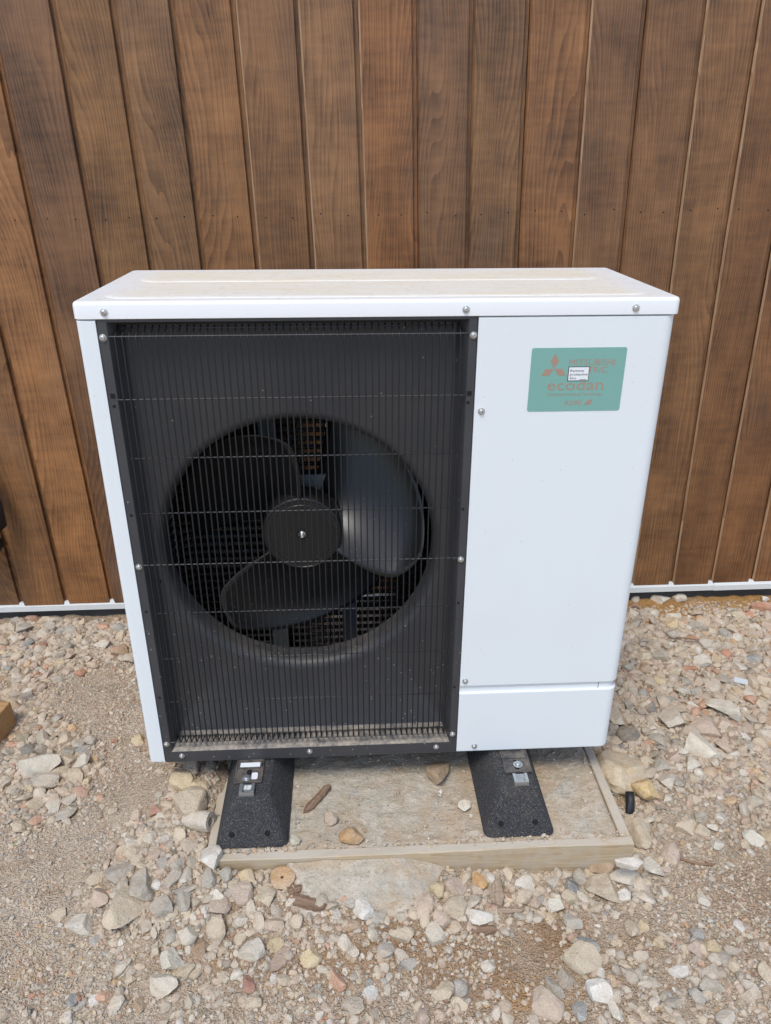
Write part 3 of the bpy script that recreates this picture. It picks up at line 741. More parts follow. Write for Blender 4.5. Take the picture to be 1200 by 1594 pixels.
# mounting plates of the cabinet (bolted through to the rubber feet)
FH = 0.0945
FT = STOP+FH                                        # top of the feet
bolt_me = loft_me('bolt', [[(r*math.cos(2*math.pi*k/24), r*math.sin(2*math.pi*k/24), z) for k in range(24)] for r, z in ((0.0105, 0.0), (0.0105, 0.0016), (0.0090, 0.0020))]+
                  [[(r*math.cos(2*math.pi*k/24), r*math.sin(2*math.pi*k/24), z) for k in range(24)] for r, z in ((0.0066, 0.0021), (0.0066, 0.0056), (0.0058, 0.0064), (0.0030, 0.0066))])
auto_smooth(bolt_me, 40); bolt_me.materials.append(MAT['zinc'])
for cxp, left in ((-0.2995, True), (0.3020, False)):
    pts_ = rrect(cxp-0.031, cxp+0.031, -0.069, 0.06, 0.003, 3)
    pl = obj('mounting_plate', loft_me('mounting_plate', [[(x, y, z) for x, y in pts_] for z in (FT+0.0012, FT+0.0042)]), MAT['steel'], hp)
    obj('plate_lip', box_me('plate_lip', cxp-0.0295, cxp+0.0295, -0.0685, -0.0655, FT+0.0043, FT+0.0062, 0.0006), MAT['steel'], pl)
    for e in (-1, 1): obj('plate_lip', box_me('plate_lip', cxp+e*0.0295-0.0012, cxp+e*0.0295+0.0012, -0.0650, 0.055, FT+0.0043, FT+0.0062, 0.0006), MAT['steel'], pl)
    obj('plate_neck', box_me('plate_neck', cxp-0.0270, cxp+0.0270, -0.024, 0.05, FT+0.0043, -0.0045, 0.001), MAT['steel'], pl)
    obj('plate_slot', loft_me('plate_slot', [[(x, y, z) for x, y in rrect(cxp-0.0055, cxp+0.0055, -0.058, -0.028, 0.0054, 5)] for z in (FT+0.0040, FT+0.0045)]), MAT['hole'], pl)
    obj('bolt', bolt_me, None, pl, (cxp-0.004 if left else cxp+0.003, -0.055 if left else -0.044, FT+0.0047), (0, 0, 0.3))
    if left:
        obj('sticker', loft_me('sticker', [[(x, y, z) for x, y in rrect(cxp+0.006, cxp+0.0195, -0.058, -0.038, 0.003, 3)] for z in (FT+0.0043, FT+0.0048)]), MAT['paper'], pl)
        obj('sticker', loft_me('sticker', [[(x, y, z) for x, y in rrect(cxp-0.022, cxp+0.022, -0.0215, -0.0085, 0.0005, 2)] for z in (-0.0047, -0.0040)]), MAT['paper'], pl)

# ------------------------------------------------------------------ rubber feet
def foot_block(seed):
    hw0, hw1 = 0.0785, 0.041; y0b, y0t, y1t, y1b = -0.158, -0.108, 0.470, 0.50
    rings = []
    for s, rc, ins in ((0.0, 0.014, 0.003), (0.02, 0.016, 0.0), (0.12, 0.016, 0), (0.96, 0.014, 0), (0.99, 0.013, 0.0015), (1.0, 0.012, 0.005)):
        hw = hw0+(hw1-hw0)*s; f = y0b+(y0t-y0b)*min(1, s*s*0.35+s*0.65); bk = y1b+(y1t-y1b)*s
        rings.append([(x, y, s*FH) for x, y in rrect(-hw, hw, f, bk, rc, 5, ins)])
    return auto_smooth(loft_me('block', rings), 40)
def clip_me():
    bm = bmesh.new()
    def bx(x0, x1, y0, y1, z0, z1):
        r = bmesh.ops.create_cube(bm, size=1.0)
        for v in r['verts']: v.co = ((x0+x1)/2+v.co.x*(x1-x0), (y0+y1)/2+v.co.y*(y1-y0), (z0+z1)/2+v.co.z*(z1-z0))
    bx(-0.016, 0.016, -0.012, 0.012, 0.0, 0.002)
    bx(-0.016, -0.0095, -0.012, 0.012, 0.0022, 0.011); bx(0.0095, 0.016, -0.012, 0.012, 0.0022, 0.011)
    bx(-0.0093, 0.0093, 0.0085, 0.012, 0.0022, 0.0085); bx(-0.016, 0.016, -0.0145, -0.0122, -0.010, 0.0105)
    return bm_mesh(bm, 'rail_clip')
dim = lathe_me('dimple', [(0.0060, 0.001), (0.0055, -0.0008), (0.003, -0.0005)], 10); dim.materials.append(MAT['hole'])
for cxf, lab, dxp in ((-0.2885, 'black rubber foot under the grille side, with white stickers on its plate', -0.010), (0.2930, 'black rubber foot under the plain white panel side, no stickers', 0.008)):
    ft = unit_thing('rubber_foot', (cxf, 0, STOP+0.0012)); tag(ft, lab, 'foot', 'rubber feet under the heat pump')
    blk = obj('block', foot_block(cxf), MAT['rubber'], ft)
    obj('rail_clip', clip_me(), MAT['zinc'], ft, (dxp, -0.090, FH+0.0006))
    for x in (-0.042, 0.034): obj('dimple', dim, None, ft, (x, -0.1470, 0.030), (math.radians(-25), 0, 0))

# ------------------------------------------------------------------ stones
ICO = {}
for s in (1, 2, 3, 4):
    bm = bmesh.new(); bmesh.ops.create_icosphere(bm, subdivisions=s, radius=1.0); bm.verts.ensure_lookup_table()
    ICO[s] = (np.array([v.co[:] for v in bm.verts]), np.array([[v.index for v in f.verts] for f in bm.faces])); bm.free()

def rock_verts(sub, r, cuts=9, rough=0.06):
    v = ICO[sub][0].copy()
    for k in range(3):      # lumps
        d = r.normal(size=3); d /= np.linalg.norm(d); v *= (1+0.16*r.uniform(-1, 1)*np.tanh(2*(v @ d)))[:, None]
    for k in range(cuts):   # broken faces
        d = r.normal(size=3); d /= np.linalg.norm(d); h = r.uniform(0.42, 0.85)
        t = v @ d - h; m = t > 0; v[m] -= np.outer(t[m]*0.96, d)
    ph = r.uniform(0, 6.28, (6, 3)); fr = r.normal(size=(6, 3))*4.0
    n = sum(np.sin(v @ fr[i]+ph[i, 0]) for i in range(6))/6
    fr2 = r.normal(size=(6, 3))*11.0
    n2 = sum(np.sin(v @ fr2[i]+ph[i, 1]) for i in range(6))/6
    v *= (1+rough*n+rough*0.6*n2)[:, None]
    v -= (v.max(0)+v.min(0))/2
    return v/np.abs(v).max(0)

PAL = dict(grey=(178, 171, 157), tan=(200, 185, 160), pale=(208, 200, 184), pink=(194, 174, 156), slate=(128, 129, 128), blue=(158, 160, 156), orange=(200, 160, 112),
           brick=(196, 142, 114), white=(224, 219, 208), yellow=(210, 190, 152), brown=(170, 142, 114), red=(174, 130, 112), dark=(132, 126, 116), chalk=(214, 206, 188))

bvh_tri = []
def drop_support(x, y):
    """height of whatever lies at x, y: soil, slab or spill"""
    z = float(gz(x, y)); ux, uy_ = to_unit(x, y, z)
    if SX0 < ux < SX1 and SY0 < uy_ < SY1:
        return (M_UNIT @ Vector((ux, uy_, STOP))).z
    h = SPILL_T.ray_cast(M_UNIT.inverted() @ Vector((x, y, 1.0)), Vector((0, 0, -1)))
    if h[0] is not None: z = max(z, (M_UNIT @ h[0]).z)
    return z
SPILL_T = BVHTree.FromPolygons([tuple(v) for v in Vv], Ff)

def at_px(u, v):
    z = 0.03
    for _ in range(8):
        p = ray_z(u, v, z); z = drop_support(p[0], p[1])
    return ray_z(u, v, z)

big_me = []
for k in range(26):
    r_ = np.random.default_rng(500+k); me = mesh('stone', rock_verts(4, r_, 9+k % 6, 0.055), ICO[4][1])
    auto_smooth(me, 17); me.materials.append(MAT['stone']); big_me.append(me)
mid_me = []
for k in range(30):
    r_ = np.random.default_rng(900+k); me = mesh('stone', rock_verts(3, r_, 8+k % 6, 0.05), ICO[3][1])
    auto_smooth(me, 15); me.materials.append(MAT['stone']); mid_me.append(me)

placed = []          # (x, y, r)
def stone(u, v, wpx, hpx, colour, label, rot=0.0, cat='stone', group=None, flatness=0.72, var=None, sink=0.32, name='stone', px=True):
    """a stone whose outline covers about wpx by hpx photo pixels around u, v"""
    p = at_px(u, v+hpx*0.18) if px else np.array([u, v, drop_support(u, v)])
    s = FPX/np.dot(p-CAM, FW) if px else 1.0
    a = wpx/2/s*1.04; b = hpx/2/s/0.86; c = max(min(a, b)*flatness, 0.004)
    me = big_me[var if var is not None else random.randrange(len(big_me))] if wpx*hpx > 420 or not px else mid_me[random.randrange(len(mid_me))]
    if not px: me = mid_me[random.randrange(len(mid_me))]
    o = obj(name, me, None, None, (p[0], p[1], p[2]+c*(1-2*sink)), (random.uniform(-.18, .18), random.uniform(-.18, .18), rot), (a, b, c))
    k = random.uniform(0.92, 1.06); cc = PAL[colour] if isinstance(colour, str) else colour
    L = lin(*cc); o.color = (L[0]*k, L[1]*k, L[2]*k, 1)
    if label: tag(o, label, cat, group)
    placed.append((p[0], p[1], max(a, b)))
    return o

BIG = [
 # left of the cabinet, by the wall
 (62, 1186, 62, 46, 'pale', 'large pale rough rock beside the timber block at the left edge', .5), (70, 1216, 46, 25, 'grey', 'flat grey rock tucked under the large pale rock at left', -.1),
 (129, 1186, 25, 26, 'pale', 'pale blocky stone right of the large pale rock at left', .3), (67, 1148, 20, 24, 'grey', 'grey oval stone above the large pale rock at left', .9),
 (36, 1147, 19, 23, (160, 150, 128), 'smooth olive grey stone beside the timber block', .1), (21, 1157, 20, 12, 'brick', 'flat pink brick piece beside the timber block', 0),
 (14, 1170, 20, 18, 'grey', 'grey angular stone below the pink brick piece at the left edge', .6), (46, 1166, 24, 22, 'dark', 'dark rough stone left of the large pale rock', .4),
 (105, 1168, 20, 20, 'grey', 'grey stone touching the upper right of the large pale rock', .7), (122, 1157, 18, 20, 'grey', 'upright grey chip above the blocky pale stone at left', .5),
 (128, 1167, 22, 14, 'blue', 'flat blue grey stone above the blocky pale stone at left', .2), (110, 1180, 30, 20, 'tan', 'long tan stone between the two pale rocks at left', .8),
 (93, 1201, 30, 18, 'tan', 'tan wedge below the large pale rock at left', .4), (118, 1206, 22, 26, 'tan', 'tan angular stone below the blocky pale stone at left', .5),
 (113, 1133, 15, 12, 'orange', 'small orange stone above the left rock pile', .2), (78, 1137, 18, 14, 'pale', 'pale angular chip at the top of the left rock pile', .2),
 (104, 1148, 22, 22, 'tan', 'tan knobbly stone at the top of the left rock pile', .1), (58, 1251, 34, 20, 'tan', 'flat tan stone below the left rock pile', .5),
 (84, 1252, 24, 26, 'pale', 'pale holed stone below the left rock pile', .1), (104, 1268, 36, 18, 'grey', 'long grey stone lowest in the left rock pile', .6), (109, 1245, 24, 20, 'pale', 'pale rounded stone low in the left rock pile', .3),
 (179, 1153, 9, 9, 'brick', 'single tiny orange red brick crumb on the bare soil left of the cabinet', 0), (216, 1152, 21, 21, 'yellow', 'cream stone against the cabinet lower left corner', 0),
 (90, 1031, 27, 14, 'yellow', 'tan rectangular brick piece in the gravel by the left wall', .1), (126, 1046, 15, 15, 'brick', 'pink brick chip in the gravel by the left wall', .3),
 (63, 1004, 21, 15, 'red', 'red brown stone in the gravel by the left wall', .2), (40, 977, 28, 20, 'grey', 'rounded grey stone in the gravel by the left wall, nearest the frame edge', .1),
 (45, 1000, 16, 18, 'blue', 'blue grey stone beside the red brown one by the left wall', .1), (89, 964, 32, 14, 'pale', 'long pale stone at the foot of the left wall', .35),
 (50, 962, 22, 10, 'red', 'flat red brick piece at the foot of the left wall', 0), (110, 980, 23, 18, 'grey', 'grey angular stone below the left wall flashing', .1),
 (184, 977, 22, 18, 'blue', 'grey stone beside the cabinet at the foot of the left wall', .1), (98, 999, 24, 13, 'grey', 'flat grey stone in the middle of the left wall gravel', -.1),
 (68, 985, 20, 16, 'pale', 'pale grey stone between the grey stones by the left wall', -.3), (38, 992, 20, 17, 'pink', 'pink grey stone by the left wall', .2), (160, 1004, 24, 20, 'pale', 'pale dusty lump in the gravel by the left wall', .1), (188, 1012, 24, 24, 'brown', 'brown stone beside the cabinet by the left wall', .6),
 (95, 1018, 18, 16, 'grey', 'round grey stone above the tan brick piece by the left wall', 0), (112, 1019, 20, 18, 'pink', 'pink stone above the tan brick piece by the left wall', .3), (92, 1057, 22, 12, 'grey', 'flat grey stone below the tan brick piece by the left wall', 0), (67, 1068, 14, 18, 'pink', 'upright pink chip below the left wall gravel', .2),
 # around the left foot
 (297, 1249, 50, 48, 'tan', 'big tan rock left of the left rubber foot', .2), (283, 1213, 36, 32, 'yellow', 'cream rock above the big tan rock by the left foot', .1),
 (243, 1260, 21, 17, 'red', 'dark red brick piece left of the big tan rock by the foot', 0), (209, 1316, 26, 22, 'chalk', 'cream flint left of the stone heap by the left foot', .1),
 (330, 1329, 34, 36, 'white', 'white grey stone touching the front corner of the left foot', .4), (327, 1192, 21, 20, 'dark', 'dark grey stone between cabinet and left foot', .3),
 (298, 1192, 26, 34, 'tan', 'tan rock under the cabinet edge left of the left foot', .2), (176, 1318, 18, 18, 'pink', 'pink stone at the left end of the stone heap', .1),
 # heap in front of the left foot
 (197, 1408, 54, 66, 'tan', 'largest tan boulder in the stone heap, standing long', -.25), (222, 1372, 38, 52, 'grey', 'grey tan rock behind the largest tan boulder', .2),
 (187, 1358, 46, 32, 'grey', 'mottled grey rock behind the largest tan boulder, left', .1), (157, 1393, 30, 30, 'pink', 'round pinkish rock left of the largest tan boulder', 0),
 (126, 1436, 46, 28, 'pale', 'pale flat rock lower left of the largest tan boulder', -.2), (92, 1422, 26, 20, 'tan', 'dusty tan stone left of the pale flat rock', 0),
 (253, 1410, 38, 28, 'grey', 'grey block right of the largest tan boulder', .1), (285, 1400, 26, 30, 'grey', 'grey cube like stone second right of the largest tan boulder', 0),
 (327, 1359, 24, 40, 'grey', 'tall grey stone below the white grey stone at the left foot', .15), (289, 1385, 40, 12, 'grey', 'thin flat grey slab in the stone heap', .2),
 (289, 1362, 20, 24, 'pale', 'pale stone in the middle of the stone heap', .3), (351, 1361, 20, 22, 'grey', 'grey stone below the left end of the front edging board', .2),
 (345, 1413, 36, 28, 'pink', 'pinkish stone below the slab left end', .4), (376, 1391, 36, 32, 'pink', 'pink and grey split stone below the slab left end', .2), (415, 1391, 27, 30, 'tan', 'grey tan stone left of the dark wood chip', .5),
 (338, 1392, 24, 18, 'chalk', 'cream stone above the pinkish stone below the slab', .2), (318, 1415, 12, 20, 'white', 'small white chip left of the pinkish stone below the slab', 0), (265, 1457, 20, 22, 'grey', 'squarish grey stone below the grey block of the heap', .1),
 (294, 1453, 30, 26, 'pale', 'pale hollowed stone below the heap', .5), (150, 1463, 20, 16, 'blue', 'blue grey flat stone below the pale flat rock', 0), (244, 1376, 14, 16, 'white', 'white pebble among the grey rocks of the heap', 0), (313, 1386, 18, 14, 'tan', 'tan pebble among the heap stones', 0), (277, 1345, 22, 18, 'grey', 'grey stone at the top of the heap', .2), (300, 1340, 18, 24, 'grey', 'upright grey stone at the top of the heap', .2), (242, 1330, 24, 22, 'pink', 'pink grey stone in the left part of the heap', .3), (216, 1340, 22, 20, 'tan', 'tan stone behind the mottled grey rock', .1),
 # front
 (392, 1476, 42, 30, 'pale', 'pale grey rounded stone in front of the base, left of centre', .1), (485, 1488, 36, 28, 'yellow', 'cream broken stone right of the flat pointed stone', .4),
 (255, 1526, 42, 36, 'chalk', 'cream block near the bottom left', .35), (290, 1508, 30, 20, 'tan', 'tan flat stone above the cream block near the bottom left', .35), (310, 1476, 23, 28, 'brown', 'orange brown stone left of centre in front', .2),
 (388, 1528, 18, 25, 'red', 'red and grey pebble in the bottom left half', .1), (578, 1546, 26, 22, 'white', 'white stone near the bottom middle', .1), (565, 1411, 30, 36, 'white', 'white chalky chunk at the lower edge of the concrete spill', .3), (545, 1408, 22, 20, 'pale', 'pale stone left of the white chalky chunk', .1),
 (523, 1423, 16, 18, 'pale', 'small pale stone right of the dark wood chip', .1), (147, 1555, 18, 14, 'white', 'white pebble at the bottom left', .3), (113, 1556, 16, 20, 'blue', 'blue grey pebble at the bottom left', .2), (130, 1560, 14, 20, 'grey', 'grey pebble between white and blue grey ones at the bottom left', .1),
 (220, 1562, 24, 20, 'brown', 'orange brown crumb at the bottom left', .4), (430, 1470, 26, 20, 'yellow', 'cream pebble above the flat pointed stone', .2), (270, 1490, 40, 30, 'chalk', 'chalky crumbling lump above the tan flat stone', .2), (370, 1515, 20, 16, 'chalk', 'cream pebble above the red and grey pebble', .1), (318, 1537, 20, 14, 'tan', 'flat tan pebble right of the cream block', .2), (548, 1440, 32, 16, 'brown', 'flat brown stone below the white chalky chunk', .2), (478, 1383, 14, 24, 'chalk', 'thin cream sliver above the dark wood chip', .15),
 (625, 1453, 38, 24, 'tan', 'tan stone front centre, left of its round neighbour', .1), (675, 1450, 28, 30, 'pale', 'pale round stone front centre', .2), (637, 1500, 28, 16, 'blue', 'flat blue grey stone front centre', .1), (760, 1502, 24, 18, 'pale', 'pale stone below the dark bark piece', .2), (715, 1560, 26, 22, 'tan', 'tan stone at the bottom centre', .3), (657, 1580, 20, 22, 'pink', 'pinkish stone at the bottom frame edge, centre', .2),
 (710, 1381, 38, 30, 'pink', 'pink tan stone right of the concrete spill', .1), (745, 1370, 26, 28, 'orange', 'orange brown stone below the front edging board', .1), (765, 1366, 16, 20, 'white', 'small white stone right of the orange brown one', .2), (681, 1386, 22, 22, 'yellow', 'yellow tan stone at the right end of the concrete spill', .1), (707, 1408, 38, 30, 'tan', 'tan block below the pink tan stone', .2), (747, 1423, 36, 26, 'white', 'white blocky stone above the dark bark piece', .1), (685, 1428, 22, 26, 'pink', 'pinkish stone left of the white blocky stone', .5),
 (815, 1374, 34, 28, 'white', 'white and tan stone below the middle of the edging board', .3), (860, 1371, 25, 22, 'chalk', 'cream stone left of the dark slate pebble', .1), (890, 1376, 22, 30, 'slate', 'dark slate pebble below the edging board', -.3), (901, 1362, 20, 26, 'grey', 'grey white stone right of the dark slate pebble', .3), (937, 1379, 54, 40, 'tan', 'biggest tan grey rock before the right corner of the base', -.2), (969, 1394, 25, 18, 'white', 'small white stone right of the biggest tan grey rock', 0),
 (967, 1363, 40, 32, 'pale', 'pale rock at the right corner of the base', .1), (977, 1342, 43, 20, 'white', 'long white grey stone touching the right corner of the base', .05), (1015, 1346, 26, 34, 'pale', 'pale rough stone right of the long white grey one', .3), (865, 1411, 30, 20, 'chalk', 'cream stone below the dark slate pebble', .2), (885, 1396, 26, 20, 'tan', 'tan stone just below the dark slate pebble', .2), (935, 1350, 40, 18, 'brown', 'brown grey flat stone under the edging board corner', .1), (833, 1405, 20, 16, 'pink', 'pinkish pebble below the white and tan stone', .2),
 (907, 1488, 48, 48, 'tan', 'big tan crumbling lump right of front centre', .9), (915, 1468, 28, 30, 'blue', 'grey stone lying on the big tan crumbling lump', .2), (850, 1557, 50, 52, 'pink', 'big pinkish block at the bottom right of centre', .3), (862, 1533, 23, 33, 'grey', 'grey oval stone leaning on the big pinkish block', .2), (903, 1571, 24, 28, 'blue', 'grey and white pebble right of the big pinkish block', .2), (933, 1540, 36, 36, 'white', 'white chalk lump right of the big pinkish block', .3), (957, 1567, 18, 34, 'chalk', 'tall cream stone below the white chalk lump', .1),
 (1085, 1547, 23, 23, 'blue', 'blue grey pebble in the lower right', .3), (1047, 1560, 25, 18, 'grey', 'smooth grey pebble in the lower right', -.3), (1057, 1512, 36, 18, 'white', 'flat white stone in the lower right', .2), (1085, 1452, 18, 20, 'blue', 'grey pebble left of the tan ones in the lower right', .1), (1110, 1473, 26, 20, 'yellow', 'cream pebble in the lower right', -.1), (1080, 1474, 26, 24, 'pink', 'dusty pink lump left of the cream pebble, lower right', .1), (1150, 1440, 17, 20, 'white', 'white pebble by the right edge of the bare soil', .1), (1093, 1399, 20, 22, 'pale', 'pale pebble on the bare soil right of the base', .4), (1127, 1490, 24, 20, 'grey', 'grey stone below the cream pebble, lower right', .1), (1130, 1585, 34, 26, 'pale', 'pale rock at the bottom right frame edge', .1), (1190, 1512, 22, 30, 'tan', 'tan rock at the right frame edge, lower right', .1),
 # on the slab
 (683, 1205, 40, 38, (176, 152, 124), 'tan rock on the slab left of the right foot', .2), (722, 1255, 20, 18, 'chalk', 'cream pebble on the slab by the right foot', .3), (547, 1301, 38, 26, 'orange', 'flat orange brown stone on the slab', -.1), (460, 1306, 17, 18, 'chalk', 'cream pebble on the slab touching the left foot', .1), (515, 1276, 22, 18, 'pink', 'pinkish pebble on the slab above the orange stone', .1), (686, 1233, 6, 6, 'white', 'tiny white chip on the slab between the feet', 0),
 # right side
 (995, 1291, 32, 50, 'tan', 'tan rock right of the base side board', -.3), (1042, 1323, 27, 40, 'pink', 'pinkish brown upright stone right of the base corner', -.2), (1067, 1285, 38, 26, 'tan', 'tan slab like stone on the bare soil right of the base', .1), (1087, 1160, 42, 44, 'chalk', 'pale pointed block among the right hand rocks', .3), (1127, 1101, 62, 27, 'chalk', 'long pale rock, the furthest of the right hand rocks', -.25), (1092, 1128, 62, 36, 'pink', 'big pinkish grey rock among the right hand rocks', -.15), (1046, 1118, 46, 38, 'pale', 'pale grey rock left of the big pinkish grey one', .5),
 (975, 1140, 36, 30, 'dark', 'dark rough rock right of the cabinet bottom corner', .2), (958, 1112, 24, 44, 'chalk', 'tall cream rock half hidden by the cabinet corner', .2), (976, 1118, 24, 18, 'tan', 'tan stone right of the tall cream rock', -.1), (1014, 1102, 20, 20, 'slate', 'dark grey stone left of the pale grey rock', .2), (1037, 1213, 28, 27, 'pale', 'pale stone right of the huge rock', .3), (1057, 1216, 18, 20, 'grey', 'small grey stone second right of the huge rock', .1), (1074, 1186, 28, 22, 'pale', 'pale block below the pointed one on the right', .4), (1026, 1188, 29, 25, 'grey', 'grey rock above right of the huge rock', .1), (1046, 1176, 20, 20, 'pink', 'pinkish stone left of the pale pointed block', .2), (1064, 1168, 18, 18, 'white', 'white stone touching the pale pointed block', .2),
 (1028, 931, 31, 19, 'pale', 'pale rock at the foot of the wall right of the cabinet', .1), (990, 932, 16, 13, 'chalk', 'cream pebble beside the cabinet at the wall', .1), (1018, 954, 18, 17, 'pale', 'pale stone on the orange sand near the cabinet', .2), (1050, 959, 24, 11, 'chalk', 'oval cream stone on the orange sand', .05), (1183, 945, 34, 22, 'brick', 'large red brick piece on the orange sand', .2), (1163, 957, 20, 9, 'brick', 'thin red brick sliver on the orange sand', -.1), (1190, 932, 13, 12, 'white', 'white quartz pebble at the right wall foot', 0), (1137, 948, 13, 14, 'pale', 'pale pebble left of the large red brick piece', .1), (1057, 930, 20, 18, 'pale', 'pale stone second from the cabinet at the right wall foot', .3),
 (1137, 976, 17, 25, 'tan', 'speckled tan oval stone below the orange sand', .2), (1181, 986, 22, 13, 'pink', 'pink stone below the large red brick piece', .1), (1047, 986, 20, 18, 'grey', 'grey angular stone below the orange sand', .3), (1082, 974, 25, 17, 'grey', 'grey rough stone below the orange sand', .1), (1025, 988, 20, 16, 'pink', 'pinkish stone near the cabinet below the sand', .2), (1090, 1029, 32, 21, 'pale', 'pale lumpy stone amid the right gravel', .05), (1075, 1040, 23, 13, 'brick', 'brick red stone amid the right gravel', -.15), (1172, 1025, 27, 17, 'blue', 'blue grey stone in the right gravel', -.2), (1149, 1034, 19, 26, 'pale', 'tall pale stone in the right gravel', .2), (1125, 1057, 21, 21, 'grey', 'grey square stone in the right gravel', .2), (1168, 1088, 21, 18, 'brick', 'pink brick triangle in the right gravel', .2), (1132, 1018, 16, 14, 'brick', 'orange brick chip in the right gravel', .3), (978, 1038, 22, 20, 'grey', 'brown grey stone beside the cabinet right edge', .1), (1003, 1040, 20, 18, 'brown', 'brown stone second from the cabinet right edge', .1), (1011, 1062, 22, 22, 'tan', 'tan stone right of the cabinet seam', .4), (1050, 1046, 21, 14, 'tan', 'flat tan stone below the brick red one', .1), (1069, 1060, 23, 15, 'grey', 'flat grey stone below the tan one in the right gravel', .2), (1063, 1074, 22, 16, 'pale', 'pale stone below the flat grey one in the right gravel', .1), (980, 1068, 22, 20, 'tan', 'tan stone touching the cabinet right edge', .3), (1027, 1021, 24, 20, 'grey', 'grey knobbly stone in the right gravel', .2), (1096, 1002, 26, 18, 'pale', 'pale flat stone in the right gravel', -.2), (1150, 958, 24, 18, 'tan', 'tan flat stone on the orange sand', -.2), (1187, 1060, 26, 20, 'tan', 'tan stone at the right frame edge in the gravel', -.2), (1190, 1140, 24, 24, 'pale', 'pale stone at the right frame edge below the gravel', .2), (1172, 1302, 30, 26, 'chalk', 'cream lump at the right edge of the bare soil', .2), (1115, 1311, 22, 17, 'pale', 'pale pebble on the bare soil at right', .2), (1187, 1211, 16, 16, 'yellow', 'yellow cream pebble at the right frame edge', 0), (1165, 1160, 20, 20, 'grey', 'round grey stone right of the pale pointed block', .2), (1145, 1115, 24, 16, 'grey', 'grey flat stone under the long pale rock', .2), (1108, 1286, 18, 14, 'pale', 'small pale stone right of the tan slab like one', -.4), (1122, 1272, 22, 16, 'pale', 'pale stone above the small pale one on the bare soil', .4), (1090, 1268, 20, 14, 'grey', 'grey stone above the tan slab like one', .1),
]
for b in BIG: stone(*b[:6], rot=b[6], group=None, sink=0.08 if 'on the slab' in b[5] else 0.32)

# the huge yellow stained rock and its nose
def lump_rock(name, u, v, wpx, hpx, colour, label, seed, extra):
    p = at_px(u, v+hpx*0.2); s = FPX/np.dot(p-CAM, FW); r_ = np.random.default_rng(seed)
    vv = rock_verts(4, r_, 8, 0.09); vv[:, 0] *= wpx/2/s; vv[:, 1] *= hpx/2/s/0.85; vv[:, 2] *= wpx/2/s*0.55
    me = auto_smooth(mesh(name, vv, ICO[4][1]), 30)
    o = obj(name, me, MAT['bigrock'], None, (p[0], p[1], p[2]+wpx/2/s*0.34)); o.color = lin(*colour)
    vv2 = rock_verts(3, r_, 5, 0.07)*np.array([[22, 14, 13]])/s; a = -0.95
    R2 = np.array([[math.cos(a), -math.sin(a), 0], [math.sin(a), math.cos(a), 0], [0, 0, 1]])
    q = at_px(*extra); vv2 = vv2 @ R2.T
    obj('rock_nose', auto_smooth(mesh('rock_nose', vv2, ICO[3][1]), 30), MAT['bigrock'], o, (q[0]-p[0], q[1]-p[1], q[2]-p[2]+4/s)).color = lin(198, 170, 122)
    tag(o, label, 'stone'); placed.append((p[0], p[1], wpx/2/s)); placed.append((q[0], q[1], 18/s))
def m_bigrock():
    t = NT('stained_flint'); gp = t.geo('Position'); c0 = t.n('ObjectInfo', out='Color')
    n1 = t.noise(gp, 22, 4, 0.6); n2 = t.noise(gp, 120, 4, 0.65)
    c = t.mix(t.rng(n1, 0.56, 0.66, 0, 0.8), c0, lin(208, 172, 112)); c = t.mix(t.rng(n2, 0.5, 0.7, 0, 0.6), c, lin(220, 208, 188)); c = t.mix(t.rng(n2, 0.3, 0.42, 0.5, 0), c, lin(146, 124, 98))
    return t.done(c, 0.85, t.bump(t.math('ADD', n1, t.math('MULTIPLY', n2, 0.5)), 0.6, 0.006), 0, 0.25)
MAT['bigrock'] = m_bigrock()
lump_rock('stone', 966, 1193, 78, 76, (196, 178, 150), 'huge tan rock with yellow stain beside the base side board', 83, (1001, 1240))

# other litter on the soil and slab
def chip(name, u, v, length, width, th, ang, mat, label, cat='wood chip', lift=0.0, taper=1.0):
    p = at_px(u, v); n = 12; rings = []
    for k in range(n):
        t = k/(n-1); x = (t-0.5)*length+random.uniform(-1, 1)*length*0.012; end = min(1.0, 0.45+4.5*min(t, 1-t))
        w1, w2 = [width/2*(1+(taper-1)*t)*random.uniform(0.78, 1.12)*end for _ in range(2)]; h_ = th/2*random.uniform(0.7, 1.15)
        e = length*0.05*random.uniform(-1, 1)
        rings.append([(x+e, -w1, -h_), (x-e, w2, -h_), (x-e*0.6, w2*0.9, h_*0.7), (x, w2*0.2, h_*random.uniform(0.9, 1.3)), (x+e, -w1*0.92, h_*0.6)])
    o = obj(name, loft_me(name, rings), mat, None, (p[0], p[1], p[2]+th*0.25+lift), (random.uniform(-.06, .06), random.uniform(-.05, .05), ang))
    tag(o, label, cat); placed.append((p[0], p[1], width)); return o
chip('wood_stick', 494, 1246, 0.088, 0.019, 0.010, 0.98, MAT['chip'], 'brown wood offcut lying on the slab between the feet', lift=0.004)
chip('wood_chip', 474, 1404, 0.092, 0.028, 0.010, -0.33, MAT['chip'], 'dark brown wood chip below the left end of the slab', taper=.8)
chip('wood_chip', 459, 1386, 0.030, 0.022, 0.009, 0.2, MAT['chip'], 'short brown wood stub above the dark wood chip', taper=.8)
chip('bark_piece', 746, 1447, 0.066, 0.024, 0.009, -0.05, MAT['chip'], 'dark bark piece below the white blocky stone', 'bark', taper=.7)
chip('bark_piece', 790, 1418, 0.062, 0.020, 0.008, -0.12, MAT['bark'], 'pale brown bark strip right of the white blocky stone', 'bark', taper=.5)
chip('bark_piece', 773, 1389, 0.062, 0.036, 0.012, 1.45, MAT['bark'], 'upright grey bark chunk below the edging board', 'bark', taper=.7)
p = at_px(437, 1496)
